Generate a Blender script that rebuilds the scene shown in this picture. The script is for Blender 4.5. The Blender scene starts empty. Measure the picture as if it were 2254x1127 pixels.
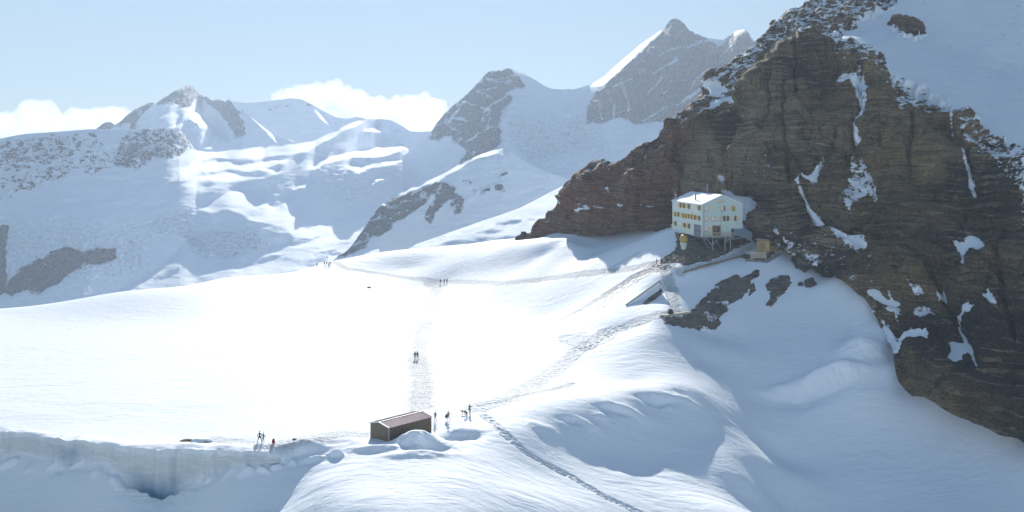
import bpy, bmesh, math, random
import numpy as np
from mathutils import Vector, Matrix

random.seed(7)
R = math.radians
SC = bpy.context.scene
COL = SC.collection
F = 2254.0          # focal length in photo pixels (36 mm lens on a 36 mm sensor)
CZ = 46.0           # the viewpoint stands 46 m above the snow plain
HOR = 345.0         # horizon row
SUN_AZ, SUN_EL = R(-3.2), R(20.0)

# ------------------------------------------------------------------ camera
cam = bpy.data.cameras.new("camera")
cam_o = bpy.data.objects.new("camera", cam)
COL.objects.link(cam_o)
cam_o.location = (0, 0, CZ)
cam_o.rotation_euler = (R(90), 0, 0)
cam.lens, cam.sensor_width = 36.0, 36.0
cam.shift_y = -(563.5 - HOR) / F
cam.clip_start, cam.clip_end = 1.0, 60000
SC.camera = cam_o

# ------------------------------------------------------------------ maths
def W(u, v, d):
    """bearing / elevation read off the photo plus a distance -> world point"""
    u = np.asarray(u, float); v = np.asarray(v, float); d = np.asarray(d, float)
    return np.stack([(u - 1127.0) / F * d, d + 0 * u, CZ + (HOR - v) / F * d], -1)

def proj(p):
    d = np.maximum(p[..., 1], 1e-3)
    return 1127.0 + p[..., 0] / d * F, HOR - (p[..., 2] - CZ) / d * F

_G = np.array([(1,1,0),(-1,1,0),(1,-1,0),(-1,-1,0),(1,0,1),(-1,0,1),(1,0,-1),(-1,0,-1),
               (0,1,1),(0,-1,1),(0,1,-1),(0,-1,-1),(1,1,0),(-1,1,0),(0,-1,1),(0,-1,-1)], float)
_P = np.random.RandomState(11).permutation(256)
_P = np.concatenate([_P, _P, _P])

def noise3(x, y, z):
    x = np.asarray(x, float); y = np.asarray(y, float) + 0 * x; z = np.asarray(z, float) + 0 * x
    xi = np.floor(x); yi = np.floor(y); zi = np.floor(z)
    xf = x - xi; yf = y - yi; zf = z - zi
    X = xi.astype(np.int64) & 255; Y = yi.astype(np.int64) & 255; Z = zi.astype(np.int64) & 255
    fu = xf * xf * xf * (xf * (xf * 6 - 15) + 10)
    fv = yf * yf * yf * (yf * (yf * 6 - 15) + 10)
    fw = zf * zf * zf * (zf * (zf * 6 - 15) + 10)
    out = 0
    for i in (0, 1):
        wx = fu if i else 1 - fu
        A = _P[X + i]
        for j in (0, 1):
            wy = fv if j else 1 - fv
            B = _P[A + Y + j]
            for k in (0, 1):
                wz = fw if k else 1 - fw
                g = _G[_P[B + Z + k] & 15]
                out = out + wx * wy * wz * (g[..., 0] * (xf - i) + g[..., 1] * (yf - j) + g[..., 2] * (zf - k))
    return out

def fbm(x, y, z, octv=4, gain=0.5, lac=2.03):
    a, t, n = 1.0, 0.0, 0.0
    for o in range(octv):
        t = t + a * noise3(x + 17.3 * o, y + 5.1 * o, z + 9.7 * o); n += a
        a *= gain; x = x * lac; y = y * lac; z = z * lac
    return t / n * 1.6

def ridged(x, y, z, octv=4, gain=0.5):
    a, t, n = 1.0, 0.0, 0.0
    for o in range(octv):
        t = t + a * (1 - 2.2 * np.abs(noise3(x + 7.3 * o, y + 3.1 * o, z + 1.7 * o))); n += a
        a *= gain; x = x * 2.07; y = y * 2.07; z = z * 2.07
    return t / n

def sstep(a, b, x):
    t = np.clip((x - a) / (b - a), 0, 1)
    return t * t * (3 - 2 * t)

def seg_dist(px, py, pts):
    """distance to an open polyline"""
    d = np.full(np.shape(px), 1e9)
    for (x0, y0), (x1, y1) in zip(pts[:-1], pts[1:]):
        dx, dy = x1 - x0, y1 - y0
        t = np.clip(((px - x0) * dx + (py - y0) * dy) / (dx * dx + dy * dy + 1e-9), 0, 1)
        d = np.minimum(d, np.hypot(px - x0 - t * dx, py - y0 - t * dy))
    return d

def poly_sd(px, py, pts):
    """signed distance to a polygon, positive inside"""
    px = np.asarray(px, float); py = np.asarray(py, float)
    out = np.full(px.shape, -1e4)
    P = list(pts) + [pts[0]]
    xs = [p[0] for p in pts]; ys = [p[1] for p in pts]
    m = 120.0
    box = (px > min(xs) - m) & (px < max(xs) + m) & (py > min(ys) - m) & (py < max(ys) + m)
    if not box.any():
        return out
    qx, qy = px[box], py[box]
    d = seg_dist(qx, qy, P)
    ins = np.zeros(qx.shape, bool)
    for (x0, y0), (x1, y1) in zip(P[:-1], P[1:]):
        c = ((y0 > qy) != (y1 > qy))
        ins ^= c & (qx < (x1 - x0) * (qy - y0) / (y1 - y0 + 1e-12) + x0)
    out[box] = np.where(ins, d, -d)
    return out

def interp(pts, u):
    p = sorted(pts)
    return np.interp(u, [q[0] for q in p], [q[1] for q in p])

def gauss1(a, s, axis=0):
    k = int(3 * s) + 1
    w = np.exp(-0.5 * (np.arange(-k, k + 1) / s) ** 2); w /= w.sum()
    a = np.moveaxis(a, axis, 0)
    pad = np.concatenate([np.repeat(a[:1], k, 0), a, np.repeat(a[-1:], k, 0)])
    o = sum(w[i] * pad[i:i + len(a)] for i in range(2 * k + 1))
    return np.moveaxis(o, 0, axis)

# ------------------------------------------------------------------ mesh helpers
def grid_mesh(name, V, mat, attrs=None, smooth=True):
    """V: (n,m,3) lattice -> one mesh"""
    n, m = V.shape[:2]
    idx = np.arange(n * m).reshape(n, m)
    q = np.stack([idx[:-1, :-1], idx[1:, :-1], idx[1:, 1:], idx[:-1, 1:]], -1).reshape(-1, 4)
    me = bpy.data.meshes.new(name)
    me.vertices.add(n * m)
    me.vertices.foreach_set("co", V.reshape(-1).astype(np.float32))
    me.loops.add(q.size); me.loops.foreach_set("vertex_index", q.reshape(-1).astype(np.int32))
    me.polygons.add(len(q))
    me.polygons.foreach_set("loop_start", (np.arange(len(q)) * 4).astype(np.int32))
    me.polygons.foreach_set("loop_total", np.full(len(q), 4, np.int32))
    me.update(calc_edges=True)
    if smooth:
        me.polygons.foreach_set("use_smooth", np.ones(len(q), bool))
    for k, a in (attrs or {}).items():
        at = me.attributes.new(k, 'FLOAT', 'POINT')
        at.data.foreach_set("value", np.asarray(a, np.float32).reshape(-1))
    me.materials.append(mat)
    return me

def link(name, me, parent=None):
    o = bpy.data.objects.new(name, me)
    COL.objects.link(o)
    if parent is not None:
        o.parent = parent
    return o

def structure(o):
    o["kind"] = "structure"
    return o

def tag(o, label, cat, group=None):
    o["label"] = label; o["category"] = cat
    if group:
        o["group"] = group
    return o

def lattice_normals(V):
    a = np.gradient(V, axis=0); b = np.gradient(V, axis=1)
    n = np.cross(a, b)
    n /= np.linalg.norm(n, axis=-1, keepdims=True) + 1e-9
    return n

# ------------------------------------------------------------------ materials
class NT:
    def __init__(s, name):
        s.m = bpy.data.materials.new(name); s.m.use_nodes = True
        s.t = s.m.node_tree; s.t.nodes.clear()
        s.out = s.n('ShaderNodeOutputMaterial')
    def n(s, typ, **kw):
        nd = s.t.nodes.new(typ)
        for k, v in kw.items():
            if k.startswith('i_'):
                key = k[2:]
                nd.inputs[int(key) if key.isdigit() else key].default_value = v
            else:
                setattr(nd, k, v)
        return nd
    def l(s, a, b):
        s.t.links.new(a, b)
    def math(s, op, a, b=None, clamp=False):
        nd = s.n('ShaderNodeMath', operation=op); nd.use_clamp = clamp
        for i, q in enumerate((a, b)):
            if q is None: continue
            if isinstance(q, (int, float)): nd.inputs[i].default_value = q
            else: s.l(q, nd.inputs[i])
        return nd.outputs[0]
    def ramp(s, fac, stops, interp='LINEAR'):
        nd = s.n('ShaderNodeValToRGB'); cr = nd.color_ramp; cr.interpolation = interp
        while len(cr.elements) < len(stops): cr.elements.new(0.5)
        for e, (p, c) in zip(cr.elements, stops):
            e.position = p; e.color = (c[0], c[1], c[2], 1) if len(c) == 3 else c
        s.l(fac, nd.inputs[0]); return nd.outputs[0]
    def mix(s, fac, a, b, blend='MIX'):
        nd = s.n('ShaderNodeMix', data_type='RGBA', blend_type=blend)
        for sock, q in ((nd.inputs['Factor'], fac), (nd.inputs['A'], a), (nd.inputs['B'], b)):
            if False: pass
        nd_f, nd_a, nd_b = nd.inputs[0], nd.inputs[6], nd.inputs[7]
        for sock, q in ((nd_f, fac), (nd_a, a), (nd_b, b)):
            if isinstance(q, (int, float)): sock.default_value = q
            elif isinstance(q, tuple): sock.default_value = (q[0], q[1], q[2], 1)
            else: s.l(q, sock)
        return nd.outputs[2]
    def coord(s, scale=(1, 1, 1), rot=(0, 0, 0)):
        tc = s.n('ShaderNodeTexCoord'); mp = s.n('ShaderNodeMapping')
        mp.inputs['Scale'].default_value = scale; mp.inputs['Rotation'].default_value = rot
        s.l(tc.outputs['Object'], mp.inputs[0]); return mp.outputs[0]
    def noise(s, vec, scale, detail=5, rough=0.55, dist=0.0):
        nd = s.n('ShaderNodeTexNoise'); s.l(vec, nd.inputs['Vector'])
        nd.inputs['Scale'].default_value = scale; nd.inputs['Detail'].default_value = detail
        nd.inputs['Roughness'].default_value = rough; nd.inputs['Distortion'].default_value = dist
        return nd.outputs['Fac']
    def attr(s, name):
        nd = s.n('ShaderNodeAttribute', attribute_name=name); return nd.outputs['Fac']
    def bump(s, h, strength=0.5, dist=0.1, normal=None):
        nd = s.n('ShaderNodeBump'); nd.inputs['Strength'].default_value = strength
        nd.inputs['Distance'].default_value = dist; s.l(h, nd.inputs['Height'])
        if normal is not None: s.l(normal, nd.inputs['Normal'])
        return nd.outputs[0]
    def bsdf(s, col, rough=0.7, spec=0.3, normal=None, metallic=0.0):
        b = s.n('ShaderNodeBsdfPrincipled')
        if isinstance(col, tuple): b.inputs['Base Color'].default_value = (col[0], col[1], col[2], 1)
        else: s.l(col, b.inputs['Base Color'])
        if isinstance(rough, (int, float)): b.inputs['Roughness'].default_value = rough
        else: s.l(rough, b.inputs['Roughness'])
        b.inputs['Specular IOR Level'].default_value = spec
        b.inputs['Metallic'].default_value = metallic
        if normal is not None: s.l(normal, b.inputs['Normal'])
        s.l(b.outputs[0], s.out.inputs[0])
        return b

SNOW = (0.835, 0.885, 0.95)

def plain(name, col, rough=0.7, spec=0.3, var=0.18, scale=3.0, metallic=0.0, bump=0.0):
    t = NT(name)
    c = t.coord()
    f = t.noise(c, scale, 6, 0.6)
    dark = tuple(x * (1 - var) for x in col); light = tuple(min(1, x * (1 + var)) for x in col)
    cc = t.ramp(f, [(0.3, dark), (0.7, light)])
    nrm = t.bump(t.noise(c, scale * 4, 4), bump, 0.03) if bump else None
    t.bsdf(cc, rough, spec, nrm, metallic)
    return t.m

def mat_near_snow():
    t = NT("snow")
    c = t.coord()
    trail = t.attr('trail'); ice = t.attr('ice')
    # wind ripples across the sun, fine grain everywhere
    cs = t.coord((0.35, 1.0, 1.0), (0, 0, R(12)))
    rip = t.noise(cs, 0.9, 6, 0.6, 0.6)
    big = t.noise(c, 0.11, 4, 0.5)
    grain = t.noise(c, 5.0, 4, 0.6)
    foot = t.n('ShaderNodeTexVoronoi'); t.l(c, foot.inputs['Vector']); foot.inputs['Scale'].default_value = 2.4
    fh = t.math('MULTIPLY', foot.outputs['Distance'], trail)
    h = t.math('ADD', t.math('MULTIPLY', rip, 0.28), t.math('MULTIPLY', grain, 0.05))
    h = t.math('ADD', h, t.math('MULTIPLY', fh, 0.25))
    strata = t.noise(t.coord((0.25, 0.25, 4.0)), 0.8, 5, 0.6, 0.4)
    h = t.math('ADD', h, t.math('MULTIPLY', t.math('MULTIPLY', strata, ice), 2.6))
    mid_ = t.noise(t.coord((0.5, 1.0, 1.0), (0, 0, R(-20))), 0.33, 5, 0.6, 0.8)
    h = t.math('ADD', h, t.math('MULTIPLY', mid_, 0.5))
    nrm = t.bump(h, 0.7, 0.6)
    tn = t.noise(c, 1.3, 5, 0.65)
    tk = t.math('MULTIPLY', trail, t.ramp(tn, [(0.32, (0.35, 0.35, 0.35)), (0.62, (1, 1, 1))]))
    base = t.mix(t.math('MULTIPLY', tk, 1.0), SNOW, (0.285, 0.31, 0.335))
    base = t.mix(t.math('MULTIPLY', t.math('SUBTRACT', big, 0.35, True), 0.35, True), base, (0.80, 0.84, 0.90))
    icec = t.ramp(t.noise(t.coord((0.3, 0.3, 2.0)), 0.7, 5, 0.6), [(0.3, (0.74, 0.85, 0.88)), (0.7, (0.93, 0.95, 0.94))])
    blue = t.attr('deep')
    icec = t.mix(blue, icec, (0.16, 0.36, 0.56))
    base = t.mix(ice, base, icec)
    dirt = t.attr('dirt')
    dn = t.math('GREATER_THAN', t.math('ADD', t.noise(c, 1.1, 6, 0.7), t.math('SUBTRACT', dirt, 1.0)), 0.42)
    base = t.mix(t.math('MULTIPLY', dn, 0.8), base, (0.20, 0.18, 0.15))
    t.bsdf(base, 0.75, 0.2, nrm)
    return t.m

def mat_rock(name, dark, mid, light, ochre, scale=1.0, snowcol=SNOW, bump=1.0, red=False, rot=(0, 0, 0), lines=0.5, samp=2.2, gritty=1.0, nrough=0.74):
    """layered rock with snow caught on it where the 'snow' attribute says so"""
    t = NT(name)
    k = scale
    c = t.coord()
    wob = t.n('ShaderNodeTexNoise'); t.l(c, wob.inputs['Vector']); wob.inputs['Scale'].default_value = 0.05 * k; wob.inputs['Detail'].default_value = 4
    sub = t.n('ShaderNodeVectorMath', operation='SUBTRACT'); t.l(wob.outputs['Color'], sub.inputs[0]); sub.inputs[1].default_value = (0.5, 0.5, 0.5)
    scl = t.n('ShaderNodeVectorMath', operation='SCALE'); t.l(sub.outputs[0], scl.inputs[0]); scl.inputs['Scale'].default_value = 5.0 / k
    add = t.n('ShaderNodeVectorMath', operation='ADD'); t.l(c, add.inputs[0]); t.l(scl.outputs[0], add.inputs[1])
    def wc(sx, sz, r=rot):
        mp = t.n('ShaderNodeMapping'); t.l(add.outputs[0], mp.inputs[0])
        mp.inputs['Scale'].default_value = (sx * k, sx * k, sz * k); mp.inputs['Rotation'].default_value = r
        return mp.outputs[0]
    band = t.noise(wc(0.05, 0.75), 0.5, 10, 0.74, 0.5)
    fine = t.noise(wc(0.14, 2.0), 1.0, 9, 0.76, 0.6)
    grit = t.noise(c, 1.6 * k, 8, 0.72)
    big = t.noise(c, 0.022 * k, 5, 0.6, 0.5)
    mottle = t.noise(wc(0.10, 0.10), 1.0, 6, 0.65, 0.5)
    col = t.ramp(band, [(0.38, dark), (0.46, mid), (0.53, mid), (0.58, light), (0.63, mid), (0.70, dark)])
    oc = t.ramp(fine, [(0.35, mid), (0.50, ochre), (0.68, light)])
    col = t.mix(t.ramp(big, [(0.46, (0, 0, 0)), (0.58, (1, 1, 1))]), col, oc)
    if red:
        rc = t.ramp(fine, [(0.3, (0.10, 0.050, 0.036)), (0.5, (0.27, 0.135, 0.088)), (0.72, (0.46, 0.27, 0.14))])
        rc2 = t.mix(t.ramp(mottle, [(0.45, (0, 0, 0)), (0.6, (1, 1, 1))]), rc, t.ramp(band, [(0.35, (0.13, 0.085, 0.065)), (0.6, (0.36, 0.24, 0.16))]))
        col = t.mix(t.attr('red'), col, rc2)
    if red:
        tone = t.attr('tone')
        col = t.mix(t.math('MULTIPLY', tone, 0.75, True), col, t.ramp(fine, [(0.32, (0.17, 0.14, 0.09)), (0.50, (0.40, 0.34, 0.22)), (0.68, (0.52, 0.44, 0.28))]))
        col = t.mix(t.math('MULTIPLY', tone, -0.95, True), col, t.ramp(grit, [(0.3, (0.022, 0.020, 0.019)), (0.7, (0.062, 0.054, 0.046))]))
    # thin pale beds
    w = t.n('ShaderNodeTexWave', wave_type='BANDS', bands_direction='Z'); t.l(wc(0.16, 1.0), w.inputs['Vector'])
    w.inputs['Scale'].default_value = 0.17; w.inputs['Distortion'].default_value = 12.0; w.inputs['Detail'].default_value = 5; w.inputs['Detail Scale'].default_value = 1.4; w.inputs['Detail Roughness'].default_value = 0.7
    wl = t.math('MULTIPLY', t.ramp(w.outputs['Fac'], [(0.80, (0, 0, 0)), (0.97, (1, 1, 1))]), t.ramp(mottle, [(0.42, (0, 0, 0)), (0.62, (lines, lines, lines))]))
    col = t.mix(wl, col, tuple(min(1, q * 1.35) for q in light))
    # dark stain and shadowed cracks running down
    crk = t.noise(wc(0.9, 0.10, (R(6), R(-14), 0)), 0.55, 6, 0.7, 0.4)
    ck = t.ramp(crk, [(0.60, (0, 0, 0)), (0.70, (1, 1, 1))])
    stain = t.noise(wc(0.55, 0.06, (0, R(-8), 0)), 0.5, 7, 0.66, 0.5)
    col = t.mix(t.ramp(stain, [(0.53, (0, 0, 0)), (0.66, (0.75, 0.75, 0.75))]), col, dark)
    col = t.mix(t.math('MULTIPLY', ck, 0.6), col, tuple(q * 0.45 for q in dark))
    col = t.mix(1.0, col, t.ramp(grit, [(0.3, (1 - 0.38 * gritty,) * 3), (0.7, (1 + 0.3 * gritty,) * 3)]), 'MULTIPLY')
    sn = t.attr('snow')
    nz = t.noise(t.coord((0.75 * k, 0.75 * k, 1.25 * k)), 0.5, 10, nrough, 0.4)
    kk = t.math('SUBTRACT', sn, t.math('MULTIPLY', t.math('SUBTRACT', nz, 0.28), samp))
    m = t.ramp(kk, [(0.0, (0, 0, 0)), (0.07, (1, 1, 1))])
    cc = t.mix(m, col, snowcol)
    hh = t.math('ADD', t.math('MULTIPLY', band, 1.2), t.math('ADD', t.math('MULTIPLY', fine, 0.6), t.math('MULTIPLY', grit, 0.35)))
    hh = t.math('SUBTRACT', hh, t.math('MULTIPLY', ck, 0.6))
    hh = t.math('MULTIPLY', hh, t.math('SUBTRACT', 1.0, t.math('MULTIPLY', m, 0.85)))
    nrm = t.bump(hh, 1.0, 1.6 * bump / k)
    t.bsdf(cc, 0.85, 0.25, nrm)
    return t.m

M_SNOW = mat_near_snow()
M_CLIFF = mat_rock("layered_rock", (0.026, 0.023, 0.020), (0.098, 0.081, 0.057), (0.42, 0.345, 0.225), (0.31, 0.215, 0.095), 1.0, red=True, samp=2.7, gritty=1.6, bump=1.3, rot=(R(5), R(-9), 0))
M_FAR = mat_rock("far_rock", (0.012, 0.013, 0.018), (0.028, 0.029, 0.036), (0.060, 0.058, 0.062), (0.048, 0.043, 0.044), 0.085, rot=(R(5), R(24), 0), lines=0.35, samp=1.3, gritty=0.5, bump=0.6, nrough=0.6)
M_FARF = mat_rock("far_speckled_rock", (0.022, 0.023, 0.028), (0.046, 0.046, 0.052), (0.085, 0.08, 0.08), (0.07, 0.062, 0.058), 0.20, rot=(R(5), R(24), 0), lines=0.35, samp=2.2, gritty=0.5, bump=0.6)
M_RUBBLE = mat_rock("rubble", (0.05, 0.046, 0.043), (0.14, 0.128, 0.115), (0.28, 0.25, 0.215), (0.21, 0.17, 0.13), 3.5)
# ------------------------------------------------------------------ near snow: surveyed points (bearing, elevation, distance)
UP = [  # snow plain, shoulder and bowl
 (-300,683,300),(0,683,305),(250,652,338),(450,625,370),(700,588,425),(760,578,435),(830,570,445),(900,556,445),(1000,540,430),
 (1080,532,405),(1150,527,382),(1200,525,370),(1230,526,361),(1262,533,353),(1300,546,344),(1335,554,326),(1400,533,321),(1440,518,318),(1480,504,311),
 (0,760,249),(0,850,205),(0,920,180),(300,700,292),(300,800,228),(300,900,187),(600,650,340),(600,750,256),(600,850,205),(600,930,177),
 (-300,850,205),(-300,940,174),(1000,585,386),(900,590,405),
 (800,610,390),(800,700,292),(800,800,228),(800,900,187),(970,622,374),(925,785,235),(940,700,292),(950,880,194),(958,926,178),(1032,911,183),
 (1100,580,364),(1100,625,338),(1200,614,326),(1200,560,354),(1100,680,310),(1100,760,250),(1120,850,206),(1200,800,229),(1200,700,288),(1250,600,320),(1300,690,266),(1300,620,300),
 (1350,590,302),(1400,580,294),(1444,577,287),(1430,610,278),(1400,650,268),(1460,640,268),(1400,720,246),(1460,700,246),(1450,735,237),(1400,800,221),
 (1500,585,274),(1530,610,270),(1500,640,264),(1500,690,250),(1560,660,260),(1500,545,291),(1560,560,285),(1600,556,287),(1640,535,296),(1640,570,284),(1600,520,303),
 (1690,552,284),(1660,570,279),(1720,560,282),(1600,620,268),(1650,640,263),(1700,620,267),(1760,610,266),(1800,620,263),(1740,565,280),(1800,600,268),
 (1560,740,246),(1620,700,252),(1700,700,252),(1800,700,247),(1880,640,252),(1920,660,246),(1950,720,238),(1600,770,236),(1620,822,227.6),(1560,800,231),
 (1700,780,236),(1800,780,231),(1900,760,230),(1960,800,227),(1500,790,227),(1500,840,211),(1650,850,223.5),(1750,845,224),(1850,835,219),(1880,820,220),
 (1250,860,204),(1300,840,210),(1400,840,211),(1080,902,187),(1150,922,181),(1250,903,188),(1350,888,193.5),(1450,866,201.5),(1540,860,208),
 (1080,925,180),(1160,945,176),(1250,930,184),(1250,955,181),(1250,1000,175),(1350,915,191),(1350,950,186.6),(1350,1000,180.5),(1350,1042,172.6),
 (1450,900,198),(1450,950,191.3),(1450,1000,184.8),(1440,1060,172.8),(1550,900,202),(1560,960,193.8),(1560,1020,183),(1600,1003,187),(1640,1006,190),(1680,1008,194.5),(1722,1012,204),(1765,1030,201),(1620,1040,181.5),(1560,1065,176.5),(1500,1065,174),(1660,1065,182),(1500,1040,178.3),
 (1650,900,215),(1700,950,209),(1800,900,215),(1800,1000,204),(1735,1127,185),(1760,1050,194),(1900,950,208),(1900,1050,195),(1900,1127,185),(2000,860,217),(2000,950,206),
 (2060,875,211),(2100,900,207),(2180,928,200),(2254,948,196),(2100,1000,197),(2254,1050,185),(2254,1127,175),(2100,1127,177),(2450,1010,184),(2450,1200,160),
 (1600,1127,162.3),(1500,1127,162.2),(1430,1127,160.6),(1350,1127,157.4),(1665,1127,174),(1300,1127,154.2),(1200,1127,147.5),(1200,1050,163),(1100,1000,165),(1120,1060,155),(1150,1127,145.5),
 (1000,940,174.5),(1040,950,172.5),(1000,985,163),(900,990,161),(1000,1050,149.8),(1000,1127,138.8),(880,1060,147.8),(850,1127,137.6),(750,1127,138.8),
 (700,1015,160),(780,1005,158.5),(820,985,162),(850,1000,158.3),(930,960,171),(700,1060,151),(650,1127,142),(640,1040,160),
 (1300,1300,138),(900,1300,120),(1700,1300,150),(2254,1300,150),(600,1300,128),
 # behind the snow crest
 (1180,527,386),(1230,526,374),(1300,550,356),(1340,560,337),(1400,543,333),(1450,527,331),(1240,506,386),(1310,516,369),(1350,518,359),(1400,511,350),(1480,493,341),(1560,480,334),(1640,482,318),
 (1985,797,221.5),(2064,840,211),(2204,890,200),(1872,590,258),(1925,634,247.5),(2394,950,188),
 (0,947,172.5),(60,957,170),(100,962,168.5),(180,972,165.5),(245,984,162.3),(300,989,161),(345,993,160.2),(400,988,161.3),(450,991,160.4),(500,995,159.5),(560,993,160),(600,990,160.8),(300,1014,155.4),(150,1000,158.6),(50,985,163),(450,1016,155),(560,1014,155.8),(150,965,167),(420,960,170),(570,972,165.5),(250,960,169),(-200,945,173),(660,982,163),(760,972,166),
 (1180,524,393),(1130,530,400),(1700,525,299),(1780,560,284),(1850,605,268),(1900,620,262),
]
UPW = [ # beyond the plain it falls away to the glacier (x, y, z)
 (-140,360,-17),(-160,430,-60),(-50,480,-25),(-60,520,-70),(-150,520,-120),(-40,560,-110),(-10,490,-15),(10,540,-60),(20,470,-10),(40,540,-50),(60,620,-90),(-120,620,-150),
 (-210,380,-22),(-260,520,-120),(-230,300,-1),(-150,300,0),(120,470,5),(140,400,30),(170,330,30),(200,280,20),(240,220,0)]
LOW = [  # snow below the ice wall, lower left
 (-200,1000,171),(-200,1127,158),(0,1018,170),(60,1022,168),(150,1024,164.8),(245,1048,160.2),(300,1079,158.6),(390,1083,158.6),(450,1052,158.4),(520,1040,157.6),(600,1034,158.8),(645,1024,160),
 (700,1014,160.5),(780,1005,159),(0,1070,165.3),(0,1127,160.3),(150,1070,160.3),(150,1127,155.6),(300,1127,154.4),(400,1127,154),(450,1127,151.8),(600,1127,150.6),(500,1080,154.2),(600,1075,155),
 (660,1060,155),(640,1127,145),(850,1000,158.3),(900,990,161),(700,1060,151),(800,1060,148.3),(880,1060,147.8),(850,1127,137.6),(750,1127,138.8),(0,1300,145),(300,1300,140),(600,1300,132),(900,1300,120),(1000,1050,149.8),(1000,1127,138.8),(1000,985,163)]
LIP = [(-250,945,173),(0,947,172.5),(35,950,171.5),(62,957,170),(100,962,168.5),(180,972,165.5),(245,984,162.3),(300,989,161),(345,993,160.2),(400,988,161.3),(450,991,160.4),(500,995,159.5),
       (560,993,160),(600,990,160.8),(640,985,162),(655,984,162.5),(700,977,164.3),(760,973,165.5),(800,975,165.8),(840,985,165.2),(900,990,165)]

class TPS:
    def __init__(s, X, z, lam=0.02):
        s.X = X / 50.0
        n = len(X)
        d2 = ((s.X[:, None] - s.X[None]) ** 2).sum(-1)
        K = 0.5 * d2 * np.log(d2 + 1e-9) + lam * np.eye(n)
        Pm = np.concatenate([np.ones((n, 1)), s.X], 1)
        A = np.zeros((n + 3, n + 3)); A[:n, :n] = K; A[:n, n:] = Pm; A[n:, :n] = Pm.T
        s.w = np.linalg.solve(A, np.concatenate([z, np.zeros(3)]))
    def __call__(s, x, y):
        sh = np.shape(x); q = np.stack([np.ravel(x), np.ravel(y)], -1) / 50.0
        out = np.empty(len(q))
        for i in range(0, len(q), 20000):
            c = q[i:i + 20000]
            d2 = ((c[:, None, 0] - s.X[None, :, 0]) ** 2 + (c[:, None, 1] - s.X[None, :, 1]) ** 2)
            out[i:i + 20000] = (0.5 * d2 * np.log(d2 + 1e-9)) @ s.w[:-3] + s.w[-3] + c @ s.w[-2:]
        return out.reshape(sh)

_up = np.concatenate([W(*np.array(UP, float).T), np.array(UPW, float)])
_lw = W(*np.array(LOW, float).T)
_lp = W(*np.array(LIP, float).T)
class Sheet:
    """a spline surface sampled every metre, read back bilinearly"""
    def __init__(s, tps, x0, x1, y0, y1, st=1.0):
        s.x0, s.y0, s.st = x0, y0, st
        xs = np.arange(x0, x1 + st, st); ys = np.arange(y0, y1 + st, st)
        s.g = tps(*np.meshgrid(xs, ys, indexing='ij'))
    def __call__(s, x, y):
        a = np.clip((np.asarray(x, float) - s.x0) / s.st, 0, s.g.shape[0] - 1.001); b = np.clip((np.asarray(y, float) - s.y0) / s.st, 0, s.g.shape[1] - 1.001)
        i = a.astype(int); j = b.astype(int); a = a - i; b = b - j
        g = s.g
        return (g[i, j] * (1 - a) + g[i + 1, j] * a) * (1 - b) + (g[i, j + 1] * (1 - a) + g[i + 1, j + 1] * a) * b
T_UP = Sheet(TPS(_up[:, :2], _up[:, 2], 0.004), -430, 440, 105, 630)
T_LOW = Sheet(TPS(_lw[:, :2], _lw[:, 2], 0.004), -140, 40, 105, 240)
# distance of the lip line from the camera as a function of bearing
_lpu = np.array([p[0] for p in LIP], float)
_lpd = _lp[:, 1]

# walked tracks (photo bearings) : (points, half width m, depth m)
def track_world(pts):
    out = []
    for (u, v) in pts:
        out.append(hit(u, v, fine=False))
    return [(float(p[0]), float(p[1])) for p in out]

TRACKS = []   # filled below: (xy list, halfwidth, depth, strength)

def base_height(x, y):
    u = 1127.0 + x / y * F
    up = T_UP(x, y)
    low = T_LOW(x, y)
    lip = np.interp(u, _lpu, _lpd)
    jag = 0.8 * np.abs(noise3(x * 0.55, y * 0 + 7.0, x * 0)) + 1.5 * fbm(x * 0.13, y * 0.0 + 3.1, x * 0 + 0.5, 3) + 0.8 * np.tanh(2.2 * noise3(x * 0.22, y * 0 + 5.0, x * 0)) + 0.35 * noise3(x * 0.9, y * 0 + 9.0, x * 0)
    jag = jag * sstep(860, 700, u)
    wid = np.interp(u, [0, 250, 640, 760, 900], [1.0, 0.8, 1.1, 1.4, 6.0])
    sd = (y - lip) + jag
    k = sstep(-wid, 0.0, sd)
    k = np.where(u > 900, 1.0, k)
    # outside the left part both surfaces agree
    zl = low * (1 - k) + up * k
    sw = sstep(800, 900, u)
    z = zl * (1 - sw) + up * sw
    wall = np.where(u < 880, (1 - np.abs(2 * k - 1)), 0) * (up - low > 0.8)
    # below the wall
    below = np.where((u < 880), sstep(0.3, -0.6, sd) * sstep(-7, -1.5, sd), 0)
    return z, wall, below, k, u, sd

MOUNDS = []   # (x, y, rx, ry, rot, h)
DIPS = []

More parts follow.
